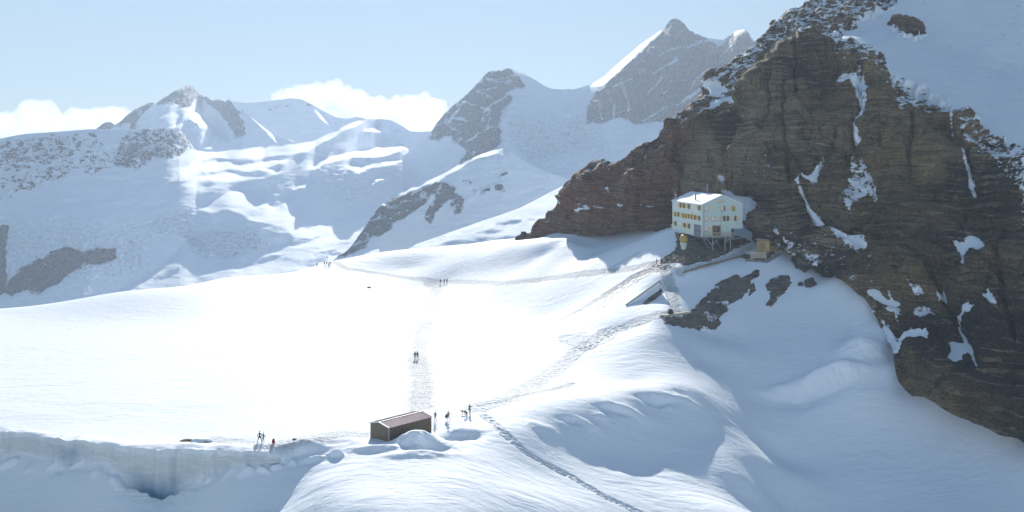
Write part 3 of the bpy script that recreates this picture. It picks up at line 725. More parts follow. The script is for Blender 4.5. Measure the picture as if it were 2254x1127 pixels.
# ------------------------------------------------------------------ the high mountains and glaciers behind
def layer(name, u0, u1, nu, nv, top, bot, r_bot, s_def, patches=(), rocks=(), s_noise=0.06, jag=0.0, back=1.25, back_drop=0.30,
          rel=0.010, mat=None, seed=0, lateral=0.3, apron=0.995, streak=1.0, bumps=(), couloirs=()):
    """One mountain: lines of sight from foot to skyline, walked outward with the ground's slope (rise per metre) so that each point gets its true distance."""
    us = np.linspace(u0, u1, nu)
    vt = interp(top, us); vb = interp(bot, us)
    tt = np.linspace(0, 1, nv)
    U = np.repeat(us[:, None], nv, 1)
    Vv = vb[:, None] + (vt - vb)[:, None] * tt[None]
    s = np.full(U.shape, 0.0) + (interp(s_def, us)[:, None] if isinstance(s_def, list) else s_def)
    for poly, val, fe in patches:
        wv = 5 * fbm(U * 0.02, Vv * 0.04, U * 0 + seed, 3)
        k = sstep(-fe, fe, poly_sd(U, Vv, poly) + wv)
        s = s * (1 - k) + val * k
    s = s + s_noise * fbm(U * 0.012 + 0.2 * Vv * 0.012, Vv * 0.045, U * 0 + seed + 3.3, 4)
    a = (HOR - Vv) / F
    s = np.maximum(s, a + 0.035)
    # slope -> growth of log distance per row, then the smoothest ground that has those slopes
    dl = np.log((s[:, 1:] - a[:, :-1]) / np.maximum(s[:, 1:] - a[:, 1:], 0.012))
    dl = np.maximum(dl, 0.0002)
    dv = np.abs(vb - vt).mean() / (nv - 1); du = (u1 - u0) / (nu - 1)
    mu = lateral * (dv / du) ** 2
    n1 = nv - 1
    Dv = np.eye(n1) - np.eye(n1, k=-1)
    Du = (np.eye(nu, k=1) - np.eye(nu))[:-1]
    ev, Ev = np.linalg.eigh(Dv.T @ Dv); eu, Eu = np.linalg.eigh(Du.T @ Du)
    rhs = dl @ Dv
    Y = (Eu.T @ rhs @ Ev) / (ev[None, :] + mu * eu[:, None])
    lr = np.concatenate([np.zeros((nu, 1)), Eu @ Y @ Ev.T], 1)
    lr = np.concatenate([np.zeros((nu, 1)), np.cumsum(np.maximum(np.diff(lr, axis=1), 0.00015), 1)], 1)
    r = gauss1(interp(r_bot, us), nu * 0.04)[:, None] * np.exp(lr)
    rock = np.zeros(U.shape)
    for poly, val, fe in rocks:
        k = sstep(-fe, fe * 0.3, poly_sd(U, Vv, poly) + 5 * fbm(U * 0.05, Vv * 0.05, U * 0 + seed + 8, 3))
        rock = np.maximum(rock, val * k)
    for line, wd in couloirs:
        wv = 3.0 * fbm(U * 0.06, Vv * 0.06, U * 0 + seed + 20, 3)
        rock = rock * (1 - 0.75 * sstep(wd * 1.6, wd * 0.3, seg_dist(U + wv, Vv - wv, line) * (1 + 0.0 * U)))
    V = W(U, Vv, r)
    x, y, z = V[..., 0], V[..., 1], V[..., 2]
    sc = r * 0.001
    # crags: push along the line of sight (keeps the outline) and jag the skyline
    rk = sstep(0.1, 0.6, rock)
    q = ridged(U * 0.035 + seed, Vv * 0.03 + U * 0.012, U * 0 + seed, 5) - 0.4
    q2 = fbm(U * 0.11, Vv * 0.10, U * 0 + seed + 5, 4)
    dr = r * rel * (rk * (1.4 * q + 0.8 * q2) + (1 - rk) * 0.25 * fbm(U * 0.02, Vv * 0.05, U * 0 + seed, 3))
    for poly, val, fe in bumps:
        dr = dr + val * r * 0.01 * sstep(-fe, fe, poly_sd(U, Vv, poly)) * fbm(U * 0.09, Vv * 0.16, U * 0 + seed + 2, 4)
    edge = np.minimum(1, (1 - tt) * 12)[None]
    r2 = r + dr * edge
    vj = Vv
    if jag:
        jn = jag * (fbm(us * 0.11, us * 0 + seed, us * 0, 4, 0.65)) * np.interp(us, us, sstep(0.05, 0.5, gauss1(rock[:, -6:].mean(1), 3)))
        vj = Vv + jn[:, None] * np.minimum(1, np.maximum(0, tt * 5 - 4))[None]
    V = W(U, vj, r2)
    # far side
    top_r = r2[:, -1]
    rows = []
    for f in (0.25, 0.6, 1.0):
        rb = top_r * (1 + (back - 1) * f)
        zb = V[:, -1, 2] - back_drop * (rb - top_r)
        rows.append(np.stack([(us - 1127) / F * rb, rb, zb], -1)[:, None])
    # foot goes into the ground
    f0 = V[:, :1].copy(); f0[..., 0] *= apron; f0[..., 1] *= apron; f0[..., 2] -= 120 if apron > 0.9 else 8
    V = np.concatenate([f0, V] + rows, 1)
    rock = np.concatenate([rock[:, :1], rock, np.repeat(rock[:, -1:] * 0, 3, 1)], 1)
    st = ridged(U * 0.030 + 0.035 * Vv + seed, Vv * 0.022 - U * 0.008, U * 0 + seed, 4) - 0.45
    st = np.concatenate([st[:, :1], st, np.repeat(st[:, -1:], 3, 1)], 1)
    st2 = fbm(U * 0.02, Vv * 0.07 + U * 0.02, U * 0 + seed + 4, 3); st2 = np.concatenate([st2[:, :1], st2, np.repeat(st2[:, -1:], 3, 1)], 1)
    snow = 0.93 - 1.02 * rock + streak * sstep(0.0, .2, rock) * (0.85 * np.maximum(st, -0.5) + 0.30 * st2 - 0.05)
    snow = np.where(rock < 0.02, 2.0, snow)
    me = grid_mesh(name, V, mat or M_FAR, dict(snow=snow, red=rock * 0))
    return structure(link(name, me))

def far():
    # --- glacier basin with the ridge on its left and the dome on its right
    top = [(-60,318),(0,305),(30,299),(60,294),(110,291),(150,288),(200,284),(250,285),(300,284),(345,283),(380,282),(395,285),(408,300),(420,316),(432,331),(450,334),(480,335),(520,329),(560,324),(620,318),(650,316),(690,311),(715,298),(740,286),(765,274),(790,265),(812,262),(840,262),(862,265),(885,277),(903,289),(925,290),(952,289),(1000,345),(1060,400),(1200,440)]
    bot = [(-60,740),(0,735),(250,700),(450,670),(700,635),(830,620),(1200,600)]
    lit = [
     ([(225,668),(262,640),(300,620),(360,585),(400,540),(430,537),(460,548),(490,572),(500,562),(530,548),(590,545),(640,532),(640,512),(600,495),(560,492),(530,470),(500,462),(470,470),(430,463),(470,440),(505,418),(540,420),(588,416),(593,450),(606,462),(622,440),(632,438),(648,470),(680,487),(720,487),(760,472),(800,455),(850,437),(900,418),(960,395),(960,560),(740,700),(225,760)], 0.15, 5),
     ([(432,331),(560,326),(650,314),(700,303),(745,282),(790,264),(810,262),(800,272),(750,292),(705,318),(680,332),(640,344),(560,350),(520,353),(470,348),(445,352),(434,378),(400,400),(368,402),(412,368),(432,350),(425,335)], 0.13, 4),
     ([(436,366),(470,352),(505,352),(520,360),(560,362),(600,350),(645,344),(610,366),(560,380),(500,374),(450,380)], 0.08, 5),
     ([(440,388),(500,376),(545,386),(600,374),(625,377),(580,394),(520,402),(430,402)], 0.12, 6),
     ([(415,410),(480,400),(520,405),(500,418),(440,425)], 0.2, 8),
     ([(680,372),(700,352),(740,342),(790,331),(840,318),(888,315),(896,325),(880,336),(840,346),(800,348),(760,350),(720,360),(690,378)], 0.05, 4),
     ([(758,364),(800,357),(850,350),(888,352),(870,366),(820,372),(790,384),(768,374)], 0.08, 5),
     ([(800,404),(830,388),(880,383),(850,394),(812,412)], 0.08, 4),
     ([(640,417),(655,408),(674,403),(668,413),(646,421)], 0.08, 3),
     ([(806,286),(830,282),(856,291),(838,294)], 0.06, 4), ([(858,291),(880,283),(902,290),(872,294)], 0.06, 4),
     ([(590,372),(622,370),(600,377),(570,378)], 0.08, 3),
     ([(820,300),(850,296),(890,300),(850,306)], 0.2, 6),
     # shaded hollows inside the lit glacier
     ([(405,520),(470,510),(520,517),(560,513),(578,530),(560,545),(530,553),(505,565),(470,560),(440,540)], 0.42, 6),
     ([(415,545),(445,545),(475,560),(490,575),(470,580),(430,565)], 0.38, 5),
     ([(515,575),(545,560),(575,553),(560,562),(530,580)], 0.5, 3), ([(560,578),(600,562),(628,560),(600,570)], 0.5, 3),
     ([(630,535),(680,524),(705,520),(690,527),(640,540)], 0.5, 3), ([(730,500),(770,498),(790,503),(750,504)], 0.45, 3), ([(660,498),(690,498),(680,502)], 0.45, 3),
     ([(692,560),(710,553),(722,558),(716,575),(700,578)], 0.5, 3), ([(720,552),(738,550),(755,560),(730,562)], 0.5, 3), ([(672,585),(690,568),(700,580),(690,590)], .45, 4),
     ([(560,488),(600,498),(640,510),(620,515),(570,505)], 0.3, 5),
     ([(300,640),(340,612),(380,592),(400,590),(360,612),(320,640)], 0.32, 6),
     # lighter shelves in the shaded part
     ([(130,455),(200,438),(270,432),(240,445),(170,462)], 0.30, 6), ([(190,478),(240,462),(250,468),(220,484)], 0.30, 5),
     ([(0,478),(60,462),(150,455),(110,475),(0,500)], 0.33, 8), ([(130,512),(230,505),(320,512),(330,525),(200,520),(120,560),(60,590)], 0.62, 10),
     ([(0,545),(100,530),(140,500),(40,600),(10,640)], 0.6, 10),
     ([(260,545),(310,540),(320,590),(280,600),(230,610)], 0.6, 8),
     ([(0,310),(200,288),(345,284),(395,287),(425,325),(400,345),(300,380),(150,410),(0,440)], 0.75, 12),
    ]
    rocks = [
     ([(0,645),(20,622),(50,590),(85,576),(110,560),(140,545),(180,558),(215,549),(256,548),(252,568),(215,582),(185,576),(160,596),(120,627),(80,645),(60,634),(25,648)], 0.68, 7),
     ([(0,318),(60,304),(110,299),(150,300),(160,345),(90,352),(0,360)], 0.36, 18),
     ([(0,360),(90,352),(160,345),(230,340),(300,330),(300,345),(250,362),(212,382),(180,372),(130,390),(100,402),(80,412),(0,430)], 0.29, 18),
     ([(160,300),(200,292),(250,330),(230,345),(170,340)], 0.26, 16),
     ([(270,302),(300,290),(330,285),(395,286),(425,322),(400,336),(370,346),(335,345),(300,372),(285,368),(250,362),(262,330)], 0.42, 12),
     ([(-20,500),(15,500),(10,560),(15,640),(-20,660)], 0.7, 8),
    ]
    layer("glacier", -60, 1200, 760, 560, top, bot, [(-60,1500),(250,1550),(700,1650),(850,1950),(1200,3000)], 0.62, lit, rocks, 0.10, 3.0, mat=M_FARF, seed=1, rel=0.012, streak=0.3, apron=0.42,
          bumps=[([(405,520),(470,505),(560,505),(590,540),(500,575),(430,560)], 0.9, 10), ([(700,380),(800,370),(880,390),(860,440),(720,450)], 0.6, 20),
                 ([(330,480),(420,460),(430,520),(330,520)], 0.7, 15), ([(0,480),(320,500),(330,600),(0,640)], 0.6, 30), ([(850,300),(950,300),(960,400),(850,400)], 0.4, 20)])
    # --- pointed peak on the left
    top = [(120,310),(150,300),(200,291),(213,283),(226,272),(240,267),(246,270),(252,275),(262,269),(275,258),(290,245),(310,235),(330,225),(337,226),(345,227),(365,212),(380,203),(395,197),(408,189),(416,187),(424,190),(430,199),(436,203),(445,212),(455,213),(462,218),(468,222),(480,218),(486,220),(494,223),(505,219),(512,228),(520,240),(535,239),(545,250),(560,264),(585,284),(610,300),(640,308),(660,318),(720,345)]
    bot = [(120,380),(720,380)]
    lit = [([(424,219),(432,224),(446,242),(458,262),(480,288),(505,316),(520,330),(440,330),(452,300),(430,272),(412,268),(388,284),(376,282),(400,262),(425,248),(432,240)], 0.10, 4),
           ([(412,290),(450,282),(470,300),(440,330),(420,312)], 0.5, 5), ([(400,268),(415,262),(430,275),(410,282)], .4, 4),
           ([(544,239),(552,243),(585,272),(614,312),(606,314),(572,278)], 0.14, 3), ([(600,281),(622,287),(655,315),(640,314),(618,295)], 0.14, 3),
           ([(340,255),(380,240),(390,250),(350,268)], 0.35, 8)]
    rocks = [([(345,228),(380,203),(416,185),(440,204),(470,222),(512,222),(524,242),(536,272),(540,295),(522,302),(505,278),(482,245),(455,224),(432,214),(424,216),(420,226),(415,234),(398,232),(388,226),(362,224)], 0.92, 6),
             ([(205,290),(226,271),(240,265),(252,275),(238,284),(216,286)], 0.8, 4),
             ([(258,276),(290,245),(340,223),(338,232),(318,246),(304,262),(296,282),(286,284),(290,264),(270,276)], 0.75, 5),
             ([(520,240),(540,236),(545,252),(530,256)], .6, 4), ([(585,265),(600,270),(592,280)], .6, 4)]
    layer("mountain", 120, 720, 420, 190, top, bot, [(120,2750),(720,3050)], 0.75, lit, rocks, 0.08, 3.5, seed=2, rel=0.012)
    # --- dome behind it
    top = [(440,250),(480,230),(510,222),(545,227),(580,224),(610,220),(640,216),(665,219),(690,231),(715,246),(740,258),(765,261),(785,257),(800,260),(808,264),(830,280),(900,330)]
    lit = [([(684,232),(694,236),(712,256),(744,290),(738,292),(706,262)], 0.16, 3), ([(718,250),(728,256),(745,282),(738,280)], 0.2, 3),
           ([(770,272),(800,262),(809,264),(790,272)], 0.2, 3), ([(660,260),(680,258),(678,264)], .3, 3)]
    rocks = [([(580,236),(610,228),(640,224),(636,234),(600,240),(585,244)], 0.5, 4), ([(656,222),(690,232),(684,236),(660,228)], .35, 4), ([(775,262),(808,262),(800,266)], .5, 3)]
    layer("mountain", 440, 900, 300, 130, top, [(440,345),(900,345)], [(440,3650),(900,3750)], 0.65, lit, rocks, 0.06, 1.0, seed=3)
    # --- big double mountain with the saddle
    top = [(860,360),(900,335),(930,305),(944,297),(952,286),(958,276),(966,265),(978,250),(990,240),(1000,230),(1012,222),(1030,205),(1045,190),(1060,174),(1072,160),(1082,156),(1098,155),(1104,157),(1114,150),(1122,151),(1150,160),(1180,177),(1200,190),(1215,195),(1240,197),(1252,196),(1262,197),(1290,189),(1310,180),(1330,168),(1345,152),(1362,138),(1385,118),(1400,105),(1420,90),(1440,75),(1452,68),(1460,63),(1466,56),(1474,46),(1483,40),(1490,41),(1498,44),(1508,54),(1520,69),(1530,72),(1545,80),(1560,84),(1592,88),(1602,81),(1612,73),(1622,68),(1634,65),(1642,66),(1650,74),(1654,84),(1664,92),(1674,101),(1700,118),(1760,165),(1840,240)]
    bot = [(860,470),(950,440),(1100,470),(1300,470),(1450,440),(1840,430)]
    lit = [([(1290,190),(1330,168),(1362,138),(1400,105),(1440,74),(1462,60),(1462,68),(1445,82),(1410,112),(1372,150),(1345,176),(1325,190)], 0.13, 4),
           ([(1600,84),(1616,70),(1636,64),(1640,70),(1626,80),(1616,92)], 0.13, 3),
           ([(1112,149),(1150,158),(1185,178),(1210,194),(1195,192),(1160,172),(1130,160)], 0.3, 4),
           ([(1160,215),(1200,220),(1180,224)], 0.3, 6),
           ([(1100,270),(1200,240),(1300,250),(1320,300),(1250,340),(1150,340)], 0.5, 25), ([(1160,280),(1210,290),(1230,330),(1180,340)], 0.8, 12), ([(1230,258),(1290,255),(1290,285),(1240,290)], .8, 10),
           ([(1380,275),(1440,268),(1470,280),(1400,290)], .4, 8)]
    rocks = [([(948,302),(951,287),(966,263),(1012,220),(1045,188),(1072,158),(1114,150),(1140,168),(1155,188),(1140,193),(1112,204),(1132,214),(1118,232),(1102,250),(1096,275),(1102,310),(1092,322),(1062,346),(1012,366),(1030,335),(1008,312),(990,294),(964,306)], 0.86, 6),
             ([(1294,270),(1294,232),(1318,203),(1340,180),(1400,130),(1452,80),(1466,54),(1483,40),(1500,44),(1522,70),(1548,82),(1566,92),(1580,104),(1598,92),(1616,78),(1644,68),(1656,88),(1680,105),(1720,140),(1640,160),(1560,210),(1500,250),(1470,262),(1400,272),(1368,254),(1330,270)], 0.98, 5)]
    patches = lit + [([(1640,118),(1660,108),(1690,118),(1600,165),(1570,180)], 0.5, 6)]
    layer("mountain", 860, 1840, 640, 430, top, bot, [(860,2700),(1100,2250),(1840,2250)], [(860,0.75),(1250,0.7),(1400,0.7),(1840,0.75)], patches, rocks, 0.07, 3.0, seed=4, rel=0.020,
          couloirs=[([(1645,112),(1600,145),(1560,182),(1505,222)], 3.2), ([(1458,168),(1446,185),(1428,203)], 2.4), ([(1492,132),(1462,146),(1438,163)], 2.2), ([(1562,150),(1534,172),(1520,198)], 2.2), ([(1424,150),(1398,164)], 2.4), ([(1392,172),(1368,182),(1348,192)], 2.0),
                    ([(1465,236),(1440,252),(1415,266)], 2.6), ([(1368,182),(1380,212),(1384,244)], 2.2), ([(1338,205),(1352,232),(1350,262)], 2.4), ([(1512,100),(1478,108),(1450,122)], 1.8), ([(1545,90),(1515,104),(1500,116)], 2.2), ([(1480,190),(1460,206)], 2.0), ([(1535,205),(1490,232)], 2.0), ([(1320,225),(1325,262)], 2.0), ([(1618,95),(1590,120)], 2.0),
                    ([(1020,224),(1056,234),(1078,246)], 2.8), ([(1046,200),(1092,193)], 2.0), ([(998,258),(1036,268)], 2.4), ([(1112,214),(1082,230),(1066,246)], 2.6), ([(1052,296),(1028,312)], 2.2), ([(1012,238),(992,262)], 2.2), ([(985,275),(1010,292)], 2.2), ([(1080,258),(1068,290)], 1.6), ([(1072,172),(1096,182),(1120,180)], 2.2)],
          bumps=[([(1100,260),(1300,250),(1340,330),(1150,370)], 0.8, 30)])
    # --- rock spur in front of it
    top = [(690,600),(735,572),(745,562),(758,556),(770,546),(785,525),(800,505),(815,482),(830,461),(842,449),(860,436),(880,424),(900,415),(930,403),(960,390),(985,378),(1010,362),(1035,350),(1060,339),(1085,331),(1107,327),(1120,331),(1140,345),(1180,368),(1230,388),(1290,405),(1360,420)]
    bot = [(690,660),(760,620),(900,600),(1360,560)]
    lit = [([(838,452),(860,436),(900,414),(960,389),(1010,361),(1060,338),(1107,326),(1104,334),(1050,350),(1010,374),(985,386),(955,404),(900,425),(850,452)], 0.12, 3),
           ([(1095,332),(1108,328),(1116,345),(1106,348)], 0.3, 3)]
    rocks = [([(745,565),(770,545),(800,504),(830,462),(855,442),(900,425),(940,412),(960,415),(930,450),(900,470),(870,492),(842,515),(820,518),(800,545),(765,560)], 0.80, 6),
             ([(930,420),(958,402),(992,404),(1000,418),(985,440),(955,470),(945,488),(935,480),(945,455),(960,430)], 0.80, 6),
             ([(985,425),(1005,425),(1020,440),(1014,468),(1000,472),(992,450)], 0.75, 6), ([(1040,418),(1075,408),(1078,420),(1050,426)], .45, 6), ([(1082,402),(1105,408),(1108,420),(1095,415)], .5, 5), ([(1070,372),(1110,370),(1120,395),(1095,390)], .28, 10), ([(1020,398),(1040,392),(1035,402)], .5, 4)]
    layer("spur", 690, 1360, 460, 240, top, bot, [(690,1400),(760,1500),(900,1620),(1100,1760),(1360,1880)], 0.95, lit, rocks, 0.07, 2.0, seed=5, rel=0.010, back=1.15)
    # --- sunlit glacier tongue between the spur and the snow plain
    top = [(480,745),(600,705),(660,660),(700,612),(740,590),(775,575),(800,560),(822,551),(834,548),(840,566),(850,575),(880,560),(915,538),(950,526),(975,517),(1000,508),(1030,498),(1060,487),(1100,474),(1140,460),(1180,440),(1210,424),(1240,409),(1265,402),(1292,398),(1340,372),(1420,330),(1520,300)]
    bot = [(480,780),(600,735),(660,690),(1520,620)]
    lit = [([(950,548),(1000,528),(1060,524),(1140,520),(1150,524),(1060,534),(1000,546)], 0.4, 4), ([(1050,512),(1085,506),(1110,506),(1080,512)], .42, 3), ([(1095,492),(1130,485),(1145,485),(1110,494)], .42, 3), ([(1160,480),(1180,482),(1170,484)], .4, 2),
           ([(760,585),(800,572),(835,562),(834,567),(800,580)], .4, 2), ([(770,573),(810,560),(820,560),(785,573)], .35, 2)]
    layer("glacier", 480, 1520, 480, 150, top, bot, [(660,900),(830,960),(1000,1010),(1520,1100)], [(660,0.1),(850,0.12),(1520,0.15)], lit, (), 0.07, 0.0, seed=6, back=1.06, back_drop=0.9, apron=0.6)

far()

# ------------------------------------------------------------------ daylight
world = bpy.data.worlds.new("World"); SC.world = world; world.use_nodes = True
wt = world.node_tree
bg = wt.nodes['Background']
sky = wt.nodes.new('ShaderNodeTexSky'); sky.sky_type = 'NISHITA'; sky.sun_disc = False
sky.sun_elevation = SUN_EL; sky.sun_rotation = SUN_AZ
sky.altitude = 3500; sky.air_density = 1.0; sky.dust_density = 0.4; sky.ozone_density = 1.0
gm = wt.nodes.new('ShaderNodeGamma'); gm.inputs[1].default_value = 0.5
hs = wt.nodes.new('ShaderNodeHueSaturation'); hs.inputs['Saturation'].default_value = 2.0
wt.links.new(sky.outputs[0], gm.inputs[0]); wt.links.new(gm.outputs[0], hs.inputs['Color']); tcw = wt.nodes.new('ShaderNodeTexCoord'); sx = wt.nodes.new('ShaderNodeSeparateXYZ'); wt.links.new(tcw.outputs['Generated'], sx.inputs[0])
hr = wt.nodes.new('ShaderNodeValToRGB'); hr.color_ramp.elements[0].position = 0.0; hr.color_ramp.elements[0].color = (0.35, 0.35, 0.35, 1); hr.color_ramp.elements[1].position = 0.16; hr.color_ramp.elements[1].color = (0, 0, 0, 1)
wt.links.new(sx.outputs['Z'], hr.inputs[0])
hm = wt.nodes.new('ShaderNodeMix'); hm.data_type = 'RGBA'; wt.links.new(hr.outputs[0], hm.inputs[0]); wt.links.new(hs.outputs[0], hm.inputs[6]); hm.inputs[7].default_value = (3.6, 3.75, 3.75, 1)
ht = wt.nodes.new('ShaderNodeMix'); ht.data_type = 'RGBA'; ht.blend_type = 'MULTIPLY'; ht.inputs[0].default_value = 1.0; ht.inputs[7].default_value = (0.90, 1.0, 0.93, 1)
wt.links.new(hm.outputs[2], ht.inputs[6]); wt.links.new(ht.outputs[2], bg.inputs[0]); bg.inputs[1].default_value = 0.066
sun = bpy.data.lights.new("sun", 'SUN'); sun.energy = 4.5; sun.angle = R(0.53); sun.color = (1.0, 0.955, 0.88)
so = bpy.data.objects.new("sun", sun); COL.objects.link(so)
sd_ = Vector((math.sin(SUN_AZ) * math.cos(SUN_EL), math.cos(SUN_AZ) * math.cos(SUN_EL), math.sin(SUN_EL)))
so.rotation_euler = sd_.to_track_quat('Z', 'Y').to_euler()

def build_haze():
    t = NT("haze")
    v = t.n('ShaderNodeVolumePrincipled')
    v.inputs['Color'].default_value = (0.62, 0.74, 0.92, 1); v.inputs['Density'].default_value = 0.00014; v.inputs['Anisotropy'].default_value = 0.2
    t.l(v.outputs[0], t.out.inputs['Volume'])
    bm = bmesh.new(); bmesh.ops.create_cube(bm, size=1)
    for q in bm.verts:
        q.co = Vector((q.co.x * 9000, 2250 + q.co.y * 5700, (-700 if q.co.z < 0 else 1300)))
    me = bpy.data.meshes.new("haze"); bm.to_mesh(me); bm.free(); me.materials.append(t.m)
    o = link("haze", me); o["kind"] = "stuff"; o["label"] = "thin bright mountain haze over the glacier"
    return o
HAZE = True
if HAZE: build_haze()

SC.view_settings.view_transform = 'Standard'; SC.view_settings.look = 'None'
SC.view_settings.exposure = 1.27; SC.view_settings.gamma = 1.0
SC.cycles.use_denoising = True
SC.cycles.max_bounces = 8; SC.cycles.diffuse_bounces = 4; SC.cycles.volume_bounces = 2
SC.cycles.sample_clamp_indirect = 10
# ------------------------------------------------------------------ builders for things
class MB:
    def __init__(s): s.bm = bmesh.new()
    def box(s, x0, x1, y0, y1, z0, z1, M=None):
        r = bmesh.ops.create_cube(s.bm, size=1)
        for q in r['verts']:
            q.co = Vector(((x0 + x1) / 2 + q.co.x * (x1 - x0), (y0 + y1) / 2 + q.co.y * (y1 - y0), (z0 + z1) / 2 + q.co.z * (z1 - z0)))
            if M is not None: q.co = M @ q.co
        return s
    def bar(s, a, b, w, h=None, seg=4):
        """square or round bar from a to b"""
        a, b = Vector(a), Vector(b); h = h or w
        d = b - a; q = d.to_track_quat('Z', 'Y')
        if seg == 4:
            r = bmesh.ops.create_cube(s.bm, size=1)
            for t in r['verts']:
                t.co = a + q @ Vector((t.co.x * w, t.co.y * h, (t.co.z + 0.5) * d.length))
        else:
            r = bmesh.ops.create_cone(s.bm, cap_ends=True, segments=seg, radius1=w / 2, radius2=h / 2, depth=1)
            for t in r['verts']:
                t.co = a + q @ Vector((t.co.x, t.co.y, (t.co.z + 0.5) * d.length))
        return s
    def face(s, pts):
        s.bm.faces.new([s.bm.verts.new(p) for p in pts]); return s
    def prism(s, outline, a0, a1, axis='y'):
        """extrude a closed outline (x,z) along y"""
        f = [s.bm.verts.new((p[0], a0, p[1])) for p in outline]
        g = [s.bm.verts.new((p[0], a1, p[1])) for p in outline]
        s.bm.faces.new(f); s.bm.faces.new(g[::-1])
        for i in range(len(f)):
            j = (i + 1) % len(f)
            s.bm.faces.new([f[j], f[i], g[i], g[j]])
        return s
    def lathe(s, prof, seg=20, c=(0, 0, 0)):
        rings = []
        for (r, z) in prof:
            rings.append([s.bm.verts.new((c[0] + r * math.cos(2 * math.pi * i / seg), c[1] + r * math.sin(2 * math.pi * i / seg), c[2] + z)) for i in range(seg)])
        for A, B in zip(rings[:-1], rings[1:]):
            for i in range(seg):
                s.bm.faces.new([A[i], A[(i + 1) % seg], B[(i + 1) % seg], B[i]])
        s.bm.faces.new(rings[0][::-1]); s.bm.faces.new(rings[-1])
        return s
    def build(s, name, mat, parent=None, smooth=False, bevel=0.0):
        bmesh.ops.recalc_face_normals(s.bm, faces=s.bm.faces[:])
        if bevel:
            bmesh.ops.bevel(s.bm, geom=s.bm.edges[:], offset=bevel, segments=1, affect='EDGES', clamp_overlap=True)
        me = bpy.data.meshes.new(name); s.bm.to_mesh(me); s.bm.free()
        if smooth:
            me.polygons.foreach_set("use_smooth", np.ones(len(me.polygons), bool))
        me.materials.append(mat)
        return link(name, me, parent)

def empty(name, loc, rz=0.0):
    o = bpy.data.objects.new(name, None); COL.objects.link(o)
    o.location = [float(c) for c in loc]; o.rotation_euler = (0, 0, rz); o.empty_display_size = 0.2
    return o

def ribbed(name, col, scale, var=0.1, rough=0.55, axis='X', depth=0.02, metallic=0.0):
    t = NT(name)
    c = t.coord()
    w = t.n('ShaderNodeTexWave', wave_type='BANDS', bands_direction=axis); t.l(c, w.inputs['Vector'])
    w.inputs['Scale'].default_value = scale; w.inputs['Distortion'].default_value = 0.0
    f = t.noise(c, 0.9, 6, 0.65)
    dirt = t.noise(t.coord((3, 3, 0.35)), 0.8, 5, 0.6)
    a = tuple(x * (1 - var) for x in col); b = tuple(min(1, x * (1 + var)) for x in col)
    cc = t.ramp(f, [(0.3, a), (0.7, b)])
    cc = t.mix(t.ramp(dirt, [(0.55, (0, 0, 0)), (0.75, (0.35, 0.35, 0.35))]), cc, tuple(x * 0.6 for x in col))
    t.bsdf(cc, rough, 0.35, t.bump(w.outputs['Fac'], 0.8, depth), metallic)
    return t.m

def boards(name, col, gap=0.22, axis='Z', var=0.25):
    t = NT(name)
    c = t.coord()
    w = t.n('ShaderNodeTexWave', wave_type='BANDS', bands_direction=axis, wave_profile='SAW'); t.l(c, w.inputs['Vector'])
    w.inputs['Scale'].default_value = 0.3142 / gap; w.inputs['Distortion'].default_value = 0.3
    g = t.noise(t.coord((1, 1, 9) if axis == 'Z' else (9, 9, 1)), 1.2, 6, 0.65)
    a = tuple(x * (1 - var) for x in col); b = tuple(min(1, x * (1 + var)) for x in col)
    cc = t.ramp(g, [(0.3, a), (0.7, b)])
    seam = t.ramp(w.outputs['Fac'], [(0.0, (0.35, 0.35, 0.35)), (0.10, (1, 1, 1)), (0.95, (1, 1, 1)), (1.0, (0.35, 0.35, 0.35))])
    cc = t.mix(1.0, cc, seam, 'MULTIPLY')
    t.bsdf(cc, 0.75, 0.2, t.bump(g, 0.3, 0.01))
    return t.m

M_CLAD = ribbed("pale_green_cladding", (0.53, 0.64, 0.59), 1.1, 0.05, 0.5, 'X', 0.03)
M_CLAD_LIT = ribbed("pale_green_cladding_lit", (0.70, 0.76, 0.69), 0.5, 0.05, 0.5, 'Y', 0.03)  # same cladding made lighter, bounce light on the side wall put into colour
M_ROOFSNOW = plain("roof_snow", SNOW, 0.8, 0.2, 0.03, 0.6, bump=0.3)
M_SHUT = boards("yellow_shutter", (0.84, 0.52, 0.10), 0.12, 'X', 0.15)
M_SHUTP = boards("pale_shutter", (0.66, 0.60, 0.40), 0.12, 'X', 0.12)
M_PANE = plain("dark_glass", (0.012, 0.014, 0.016), 0.15, 0.5, 0.3, 2)
M_CURT = plain("curtained_glass", (0.62, 0.66, 0.64), 0.3, 0.5, 0.15, 5)
M_OLIVE = plain("olive_panel", (0.38, 0.30, 0.06), 0.6, 0.3, 0.2, 4)
M_FRAME = plain("grey_wood", (0.30, 0.27, 0.20), 0.7, 0.3)
M_TRIM = plain("pale_trim", (0.66, 0.72, 0.70), 0.5, 0.4, 0.06)
M_GREYDOOR = ribbed("grey_roller_door", (0.20, 0.20, 0.24), 0.6, 0.1, 0.6, 'Y', 0.02)
M_STEEL = plain("galvanised_steel", (0.30, 0.33, 0.34), 0.45, 0.5, 0.15, 2, 0.3)
M_DARKSTEEL = plain("dark_steel", (0.075, 0.072, 0.07), 0.55, 0.4, 0.2, 2)
M_RAIL = plain("pale_timber_rail", (0.50, 0.46, 0.36), 0.75, 0.2, 0.15, 4)
M_TIMBER = boards("timber_planks", (0.42, 0.31, 0.14), 0.24, 'Z')
M_TIMBERV = boards("timber_planks_upright", (0.48, 0.36, 0.16), 0.24, 'X')
M_OLDWOOD = boards("weathered_planks", (0.30, 0.27, 0.22), 0.3, 'X')
M_BEAM = plain("weathered_beam", (0.24, 0.20, 0.14), 0.8, 0.2, 0.3, 3)
M_BROWN = ribbed("brown_sheet_wall", (0.125, 0.095, 0.058), 1.3, 0.12, 0.55, 'X', 0.04)
